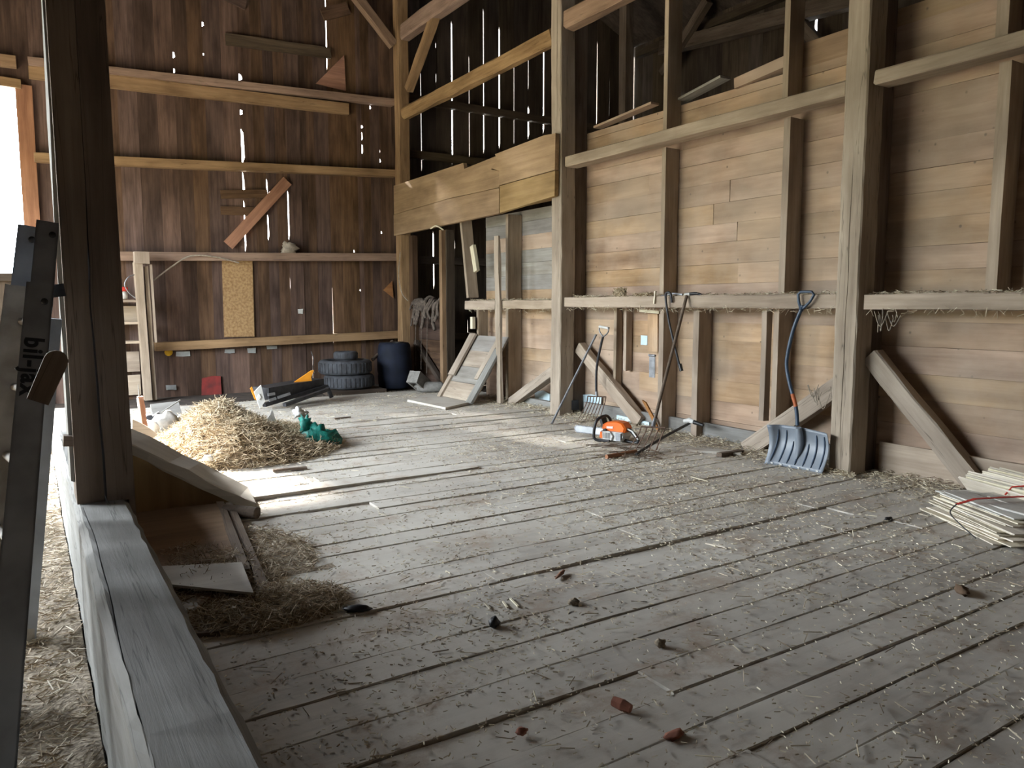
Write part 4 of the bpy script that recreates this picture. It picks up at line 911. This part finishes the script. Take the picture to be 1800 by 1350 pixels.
# ================================================================== HAY, STRAW, LITTER
def heap(label, nm, cx, cy, rx, ry, h, mat, seed, cat='hay', nx=40, ny=30, rough=.3, lump=None):
    b = MB(); vs = []
    for j in range(ny+1):
        for i in range(nx+1):
            u, v = i/nx*2-1, j/ny*2-1; d = math.hypot(u, v)
            k = max(0, 1-d**2)**.75
            n_ = noise.noise(V((u*2.2, v*2.2, seed)))*.55+noise.noise(V((u*6, v*6, seed)))*.3+noise.noise(V((u*15, v*15, seed)))*.15
            z = h*k*(1+rough*2*n_)
            if lump: z *= lump(u, v)
            vs.append((cx+u*rx, cy+v*ry, max(z, 0)-.004))
    fs = [(j*(nx+1)+i, j*(nx+1)+i+1, (j+1)*(nx+1)+i+1, (j+1)*(nx+1)+i) for j in range(ny) for i in range(nx)]
    b.add(vs, fs, True)
    H = lambda u, v: vs[min(ny, max(0, int((v+1)/2*ny+.5)))*(nx+1)+min(nx, max(0, int((u+1)/2*nx+.5)))][2]
    return b, H
def haypile(label, nm, cx, cy, rx, ry, h, mb_, ms_, seed, n, ln=(.08, .25), rr=.0035, lump=None, spread=1.0):
    t = thing(nm, label, 'hay', (cx, cy, 0))
    b, H = heap(label, nm, cx, cy, rx, ry, h, mb_, seed, lump=lump); b.obj('matted_core', mb_, t)
    it = []
    for k in range(n):
        a = R(0, 6.283); d = math.sqrt(random.random())*1.04; u, v = d*math.cos(a), d*math.sin(a)
        z = max(0, H(u, v)) if d < 1 else 0
        it.append(((cx+u*rx, cy+v*ry, z+R(-.005, .03)), (R(-1, 1), R(-1, 1), R(-.35, .6)), R(*ln), R(.5, 1)*rr))
    straws('loose_stalks', it, ms_, t); return H
H1 = haypile('large heap of loose hay on the floor in front of the back wall', 'hay_pile', 1.72, 7.75, .95, 1.10, 0.40, m_hayb, m_hay, 1, 15000, (.04, .17), .0026, lump=lambda u, v: .72+.28*math.cos(u*4.2+.8))
haypile('left-hand hay spill over the sill side of large heap', 'hay_spill', .95, 7.45, .50, 1.0, .13, m_hayb, m_hay, 4, 3500, (.04, .15), .0026)
haypile('dark straw heap over plywood sheets beside the sill beam', 'straw_heap', .72, 4.02, .34, .62, .055, m_strawb, m_aisle, 2, 3200, (.02, .10), .0022)
haypile('flat straw heap fringe at the end of the thin pale sheet', 'straw_heap', .88, 3.45, .36, .26, .05, m_strawb, m_aisle, 3, 2200, (.02, .09), .0022)
haypile('small straw drift between the dark narrow boards and bare floor', 'straw_heap', 1.12, 4.3, .22, .45, .03, m_strawb, m_aisle, 6, 900, (.02, .09), .002)
# left aisle: matted straw everywhere
b = MB(); nx, ny = 50, 120; vs = []
for j in range(ny+1):
    for i in range(nx+1):
        x = -2.55+2.68*i/nx; yy = .4+11.6*j/ny
        z = .035+.05*noise.noise(V((x*2.1, yy*1.7, 3)))+.03*noise.noise(V((x*7, yy*6, 8)))+.02*noise.noise(V((x*22, yy*20, 2)))
        z += .10*math.exp(-((yy-7)/1.6)**2)
        vs.append((x, yy, max(-.002, z)))
b.add(vs, [(j*(nx+1)+i, j*(nx+1)+i+1, (j+1)*(nx+1)+i+1, (j+1)*(nx+1)+i) for j in range(ny) for i in range(nx)], True)
o = b.obj('straw_mat', m_strawb); o['kind'] = 'stuff'; tag(o, 'trodden straw covering the aisle floor left of the sill beam', 'straw')
it = []
for k in range(16000):
    yy = .5+9.5*random.random()**1.5; x = R(-.75, .12)
    z = .035+.05*noise.noise(V((x*2.1, yy*1.7, 3)))+.10*math.exp(-((yy-7)/1.6)**2)
    it.append(((x, yy, max(.004, z)+R(0, .02)), (R(-1, 1), R(-1, 1), R(-.12, .2)), R(.015, .09), R(.0010, .0028)))
o = straws('straw_litter', it, m_aisle); tag(o, 'loose straw stalks scattered over the left aisle', 'straw')
# chaff on the floor
it = []
def dens(x, yy):
    d = .22+.5*max(0, noise.noise(V((x*.9, yy*.9, 11))))+.5*max(0, noise.noise(V((x*2.6, yy*2.6, 4))))
    d += .9*math.exp(-((x-5.65)/.28)**2)*(1 if yy < 9.5 else .4)
    d += 1.0*math.exp(-((x-4.35)/.55)**2-((yy-4.6)/1.6)**2)
    d += .5*math.exp(-((x-3.1)/.06)**2)*(1 if 2 < yy < 8 else 0)
    d += .7*math.exp(-((x-3.5)/.5)**2-((yy-3.5)/.7)**2)
    return d
n = 0
while n < 30000:
    yy = .9+10.0*random.random()**1.35; x = R(.42, 5.95)
    if random.random()*1.5 > dens(x, yy): continue
    n += 1
    big = random.random() < .05
    it.append(((x, yy, .006+R(0, .006)), (R(-1, 1), R(-1, 1), R(-.08, .12)), R(.03, .08) if big else R(.006, .022), R(.0014, .0028) if big else R(.0012, .0028)))
for k in range(9000):
    yy = random.choice([q for q in SEAMS if q > .9])+random.gauss(0, .012)-.006; x = R(.42, 5.9)
    if noise.noise(V((x*1.7, yy*3.1, 21))) < -.05: continue
    it.append(((x, yy, .004+R(0, .008)), (R(-1, 1), R(-.5, .5), R(-.1, .1)), R(.006, .022), R(.0012, .0028)))
o = straws('chaff', it, m_chaff); tag(o, 'scattered chaff and short straw over the bare plank floor', 'chaff')
# ridge of litter along the right wall foot and along the ledge rails
for (nm, y0, y1, x0, w, z, n, lab, hh) in (('wall_litter', 2.9, 9.9, 5.62, .30, 0, 5200, 'drift of chaff along the foot of the right wall', .05),):
    it = []
    for k in range(n):
        yy = R(y0, y1); g = abs(random.gauss(0, .45)); x = 5.95-g*.45
        if 3.6 < yy < 3.95 and x > 5.6: x = 5.58
        it.append(((x, yy, .004+R(0, hh)*max(0, 1-g)), (R(-1, 1), R(-1, 1), R(-.2, .3)), R(.01, .06), R(.0015, .003)))
    o = straws(nm, it, m_chaff); tag(o, lab, 'chaff')
for (y0, y1, z, n, lab) in ((7.6, 3.92, 1.49, 900, 'chaff lying along the middle ledge rail'), (3.6, .6, 1.485, 600, 'chaff lying along the near ledge rail'), (10.1, 7.95, 1.46, 450, 'chaff lying along the ledge rail by the leaning panel')):
    it = []
    for k in range(n): it.append(((R(5.66, 5.95), R(y1, y0), z+R(-.005, .025)*random.random()), (R(-1, 1), R(-1, 1), R(-.3, .3)), R(.02, .07), R(.0015, .003)))
    for k in range(n//5): it.append(((R(5.655, 5.67), R(y1, y0), z-.12-R(0, .04)), (R(-.3, .3), R(-1, 1), R(-1, .2)), R(.03, .08), R(.001, .002)))
    o = straws('ledge_chaff', it, m_chaff); tag(o, lab, 'chaff')
c = AX(1090, 516, 5.72); it = []
for k in range(420):
    d = V((random.gauss(0, 1), random.gauss(0, 1), random.gauss(0, 1))).normalized(); q = c+V((d.x*.05, d.y*.10, abs(d.z)*.075-.01))*R(.4, 1)
    it.append((q, d.cross(V((R(-1, 1), R(-1, 1), R(-1, 1)))), R(.05, .12), .0022))
o = straws('bird_nest', it, m_hay); tag(o, 'shaggy hay tuft sitting on the ledge rail left of cane', 'nest')
c = AX(1132, 520, 5.72); it = []
for k in range(140):
    q = c+V((R(-.05, .05), R(-.14, .14), R(0, .03))); it.append((q, (R(-1, 1), R(-1, 1), R(-.3, .3)), R(.04, .1), .0022))
o = straws('hay_tuft', it, m_hay); tag(o, 'low brown hay tuft on the ledge rail beside the shaggy one', 'hay')
for (x, yy, ln_, lab) in ((1555, 560, .14, 'dusty cobweb loop hanging under the near ledge rail by the cracked post'), (1440, 690, .16, 'dusty cobweb strands in the crook of the foot brace behind shovel')):
    t = thing('cobweb', lab, 'cobweb', AX(x, yy, 5.64).to_tuple())
    for k in range(7):
        a_ = AX(x+R(-22, 22), yy-R(0, 14), 5.66); c_ = a_+V((R(-.02, .02), R(-.12, .12), R(-.02, .03)))
        b = MB(); b.tube(smooth_path([a_, (a_+c_)/2+V((0, 0, -R(.3, 1)*ln_)), c_], 5), .0035, 5); b.obj('strand', webm, t)

# ---- things in and around the hay pile
def card(label, pts, Y0, t, mat, nm, cat, lean=0):
    P_ = [AY(x, y, Y0) for x, y in pts]; o_ = P_[0]
    b = MB(); b.prism([(p.x-o_.x, p.z-o_.z) for p in P_], t, Matrix.Translation(o_) @ Matrix.Rotation(lean, 4, 'X') @ Matrix(((1, 0, 0, 0), (0, 0, 1, 0), (0, 1, 0, 0), (0, 0, 0, 1))))
    return tag(b.obj(nm, mat), label, cat)
card('tall white pointed paper scrap stuck in the hay pile', [(470, 745), (478, 718), (491, 756)], 7.7, .006, white, 'paper_scrap', 'paper')
card('low white paper scrap left of the tall pointed one', [(467, 742), (474, 729), (480, 748), (470, 750)], 7.6, .006, white, 'paper_scrap', 'paper')
card('brown wood slat lying on the crest of the hay pile', [(363, 719), (368, 717), (412, 735), (392, 738)], 7.9, .02, w_red, 'wood_piece', 'wood')
card('white strip of paper on the hay pile below the slat', [(408, 749), (411, 746), (424, 753), (421, 757)], 7.2, .006, white, 'paper_scrap', 'paper')
for (x, yy, s, lab) in ((523, 724, .045, 'crumpled white bag on top of hay pile beside the green net'), (536, 728, .035, 'second smaller crumpled white bag behind the green net')):
    b = MB(); b.blob(AY(x, yy, 7.75), s*1.1, s, s, x, .6); tag(b.obj('plastic_bag', white), lab, 'bag')
for (x, yy, lab) in ((434, 785, 'small white scrap low in the middle of hay pile'), (490, 786, 'tiny bluish scrap low on the hay pile near the net'), (365, 806, 'white paper roll at the near left of hay pile'), (385, 798, 'small white flake near left of hay pile')):
    c = AZ(x, yy, .1); b = MB(); b.blob(c, .045, .03, .03, x, .5, 6, 8); tag(b.obj('white_scrap', white), lab, 'scrap')
t = thing('green_net', 'crumpled green net sack at the right end of the hay pile', 'net', (2.6, 7.35, 0))
b = MB(); b.blob(AZ(567, 781, .04)+V((0, .1, .03)), .19, .16, .12, 2, .5, 12, 18, 2.6); b.obj('net_body', green, t)
b = MB(); b.blob(AY(537, 750, 7.40), .06, .06, .10, 7, .5, 10, 12, 2.4); b.obj('net_neck', green, t)
b = MB(); b.blob(AY(545, 772, 7.2), .04, .04, .08, 9, .6, 8, 10, 2.4); b.obj('net_fold', green, t)
# rubble behind the dark post
for k, (x, yy, s, mt, nm, lab) in enumerate(((262, 748, .12, stone, 'rubble_lump', 'white rubble lump leaning on the sloping plank'), (285, 752, .13, stone, 'rubble_lump', 'wide white rubble lump at the left foot of hay pile'), (305, 745, .10, stone, 'rubble_lump', 'white rubble lump touching left end of hay pile'), (318, 740, .07, stone, 'rubble_lump', 'small white rubble lump behind the hay pile'),
                                            (268, 738, .10, dsteel, 'rubble_lump', 'dark lump among the white rubble'), (250, 760, .10, stone, 'rubble_lump', 'white rubble lump close beside the dark post'), (294, 730, .11, concrete, 'rubble_lump', 'grey slab lump at the back of rubble'))):
    c = AY(x, yy-8, 8.1+.12*(k % 3)); hz = max(.07, c.z*.5); b = MB(); b.blob((c.x, c.y, hz), s*1.15, s, hz*1.0, k+3, .22, 8, 11, 1.7); tag(b.obj(nm, mt), lab, 'rubble')
M = AY(297, 716, 9.6)
o = timber('tilted_board', AY(268, 728, 9.3), AY(318, 722, 9.3), .3, .03, w_sill, None, up=(0, -.6, .8), seg=2); tag(o, 'grey weathered board tilted on the rubble before back wall', 'board')
o = timber('thin_stick', AY(285, 724, 9.2), AY(317, 703, 9.3), .012, .012, w_sill, None); tag(o, 'thin stick rising to the right out of the rubble', 'stick')
t = thing('splintered_stake', 'upright splintered stake with a pale edge in the rubble', 'stake', AY(252, 745, 7.6).to_tuple())
timber('stake_body', AY(254, 750, 7.6), AY(246, 697, 7.6), .05, .05, w_red, t, up=(0, 1, 0), seg=3, jit=.004)
timber('pale_edge', AY(249, 748, 7.57), AY(242, 700, 7.57), .015, .03, white, t, up=(0, 1, 0))
b = MB(); b.tube([AY(245, 698, 7.6), AY(243, 675, 7.6)], [.008, .002], 5); b.obj('splinter', w_sill, t)
card('broken tan plywood piece with a hole lying against the sloping plank', [(233, 737), (245, 742), (262, 752), (278, 764), (268, 770), (256, 768), (240, 765), (232, 755)], 6.6, .03, w_post, 'broken_board', 'board')

# ---- small litter on the open floor
def lump(nm, label, cat, x, yy, sx, sy, sz, mat, seed, rot=0):
    c = AZ(x, yy); b = MB(); b.blob((0, 0, sz*.85), sx, sy, sz, seed, .3, 7, 10, 1.6)
    Mx = Matrix.Translation(c) @ Matrix.Rotation(rot, 4, 'Z'); b.v = [tuple(Mx @ V(v)) for v in b.v]; tag(b.obj(nm, mat), label, cat)
c = AZ(1094, 1250); t0_ = c+V((-.012, .05, .02)); b = MB(); b.tube([c+V((.012, -.03, .018)), c+V((.0, 0, .022)), c+V((-.012, .035, .024))], [.015, .021, .018], 7, smooth=False); tag(b.obj('brick_chip', brick), 'reddish brown wood knob lying alone on the near floor', 'chip')
lump('wood_chip', 'flat reddish bark chip by the end of a near floor board', 'chip', 1187, 1296, .045, .02, .01, brick, 2, .2)
lump('wood_chip', 'small round reddish chip near the bottom of the floor', 'chip', 917, 1291, .02, .015, .012, brick, 3)
lump('pine_cone', 'small black cone lump on the middle of the near floor', 'cone', 868, 1102, .03, .022, .025, black, 4, .5)
lump('dark_scrap', 'flat dark scrap on the floor right of the straw heap', 'scrap', 627, 1074, .065, .03, .014, black, 5, -.4)
lump('leaf', 'curled brown leaf on the floor below the shingles', 'leaf', 1690, 1042, .06, .03, .018, plain('dry_leaf', (.16, .10, .06), .9), 6, .7)
lump('dark_chip', 'small dark chip on the floor left of the shingles', 'chip', 1562, 915, .03, .015, .012, black, 7, -.3)
lump('clod', 'small earth clod on the right floor boards', 'clod', 1161, 1137, .022, .02, .02, m_strawb, 8)
lump('clod', 'earth clod crumbs in the middle of the floor', 'clod', 1009, 1064, .03, .022, .018, m_strawb, 9)
lump('bark_flake', 'long brown bark flake at mid floor', 'flake', 985, 1012, .06, .012, .01, w_red, 10, .6)
card_ = [((905, 1052), (900, 1068), .05, 'white straw splinter upright of three on mid floor')]
for (x0, y0, x1, y1, lab) in ((897, 1052, 911, 1066, 'largest white splinter on the mid floor'), (852, 1060, 862, 1070, 'white splinter left of the largest one'), (884, 1057, 892, 1068, 'thin white splinter just beside the largest one'), (1240, 955, 1275, 962, 'pale stalk lying on right floor boards'), (1215, 838, 1245, 846, 'white splinter near the small plank by the wall')):
    o = timber('splinter', AZ(x0, y0, .012), AZ(x1, y1, .012), .009, .006, w_shing, None); tag(o, lab, 'splinter')
o = timber('short_plank', AZ(1207, 790, .014), AZ(1303, 797, .014), .12, .025, w_floor, None, seg=3, jit=.004); tag(o, 'thin short plank on the floor near the low stud', 'plank')
o = timber('wood_wedge', AZ(1264, 800, .02), AZ(1303, 793, .02), .06, .035, w_old, None, seg=2, jit=.005); tag(o, 'dark wedge of wood on the floor left of the shovel', 'wedge')
o = timber('thin_lath', AZ(480, 827, .014), AZ(540, 822, .014), .05, .02, w_old, None, seg=2, jit=.004); tag(o, 'dark lath scrap on the bright floor before hay pile', 'lath')
o = timber('thin_lath', AZ(588, 736, .014), AZ(616, 733, .014), .03, .015, w_old, None); tag(o, 'tiny dark lath on the floor before the tires', 'lath')
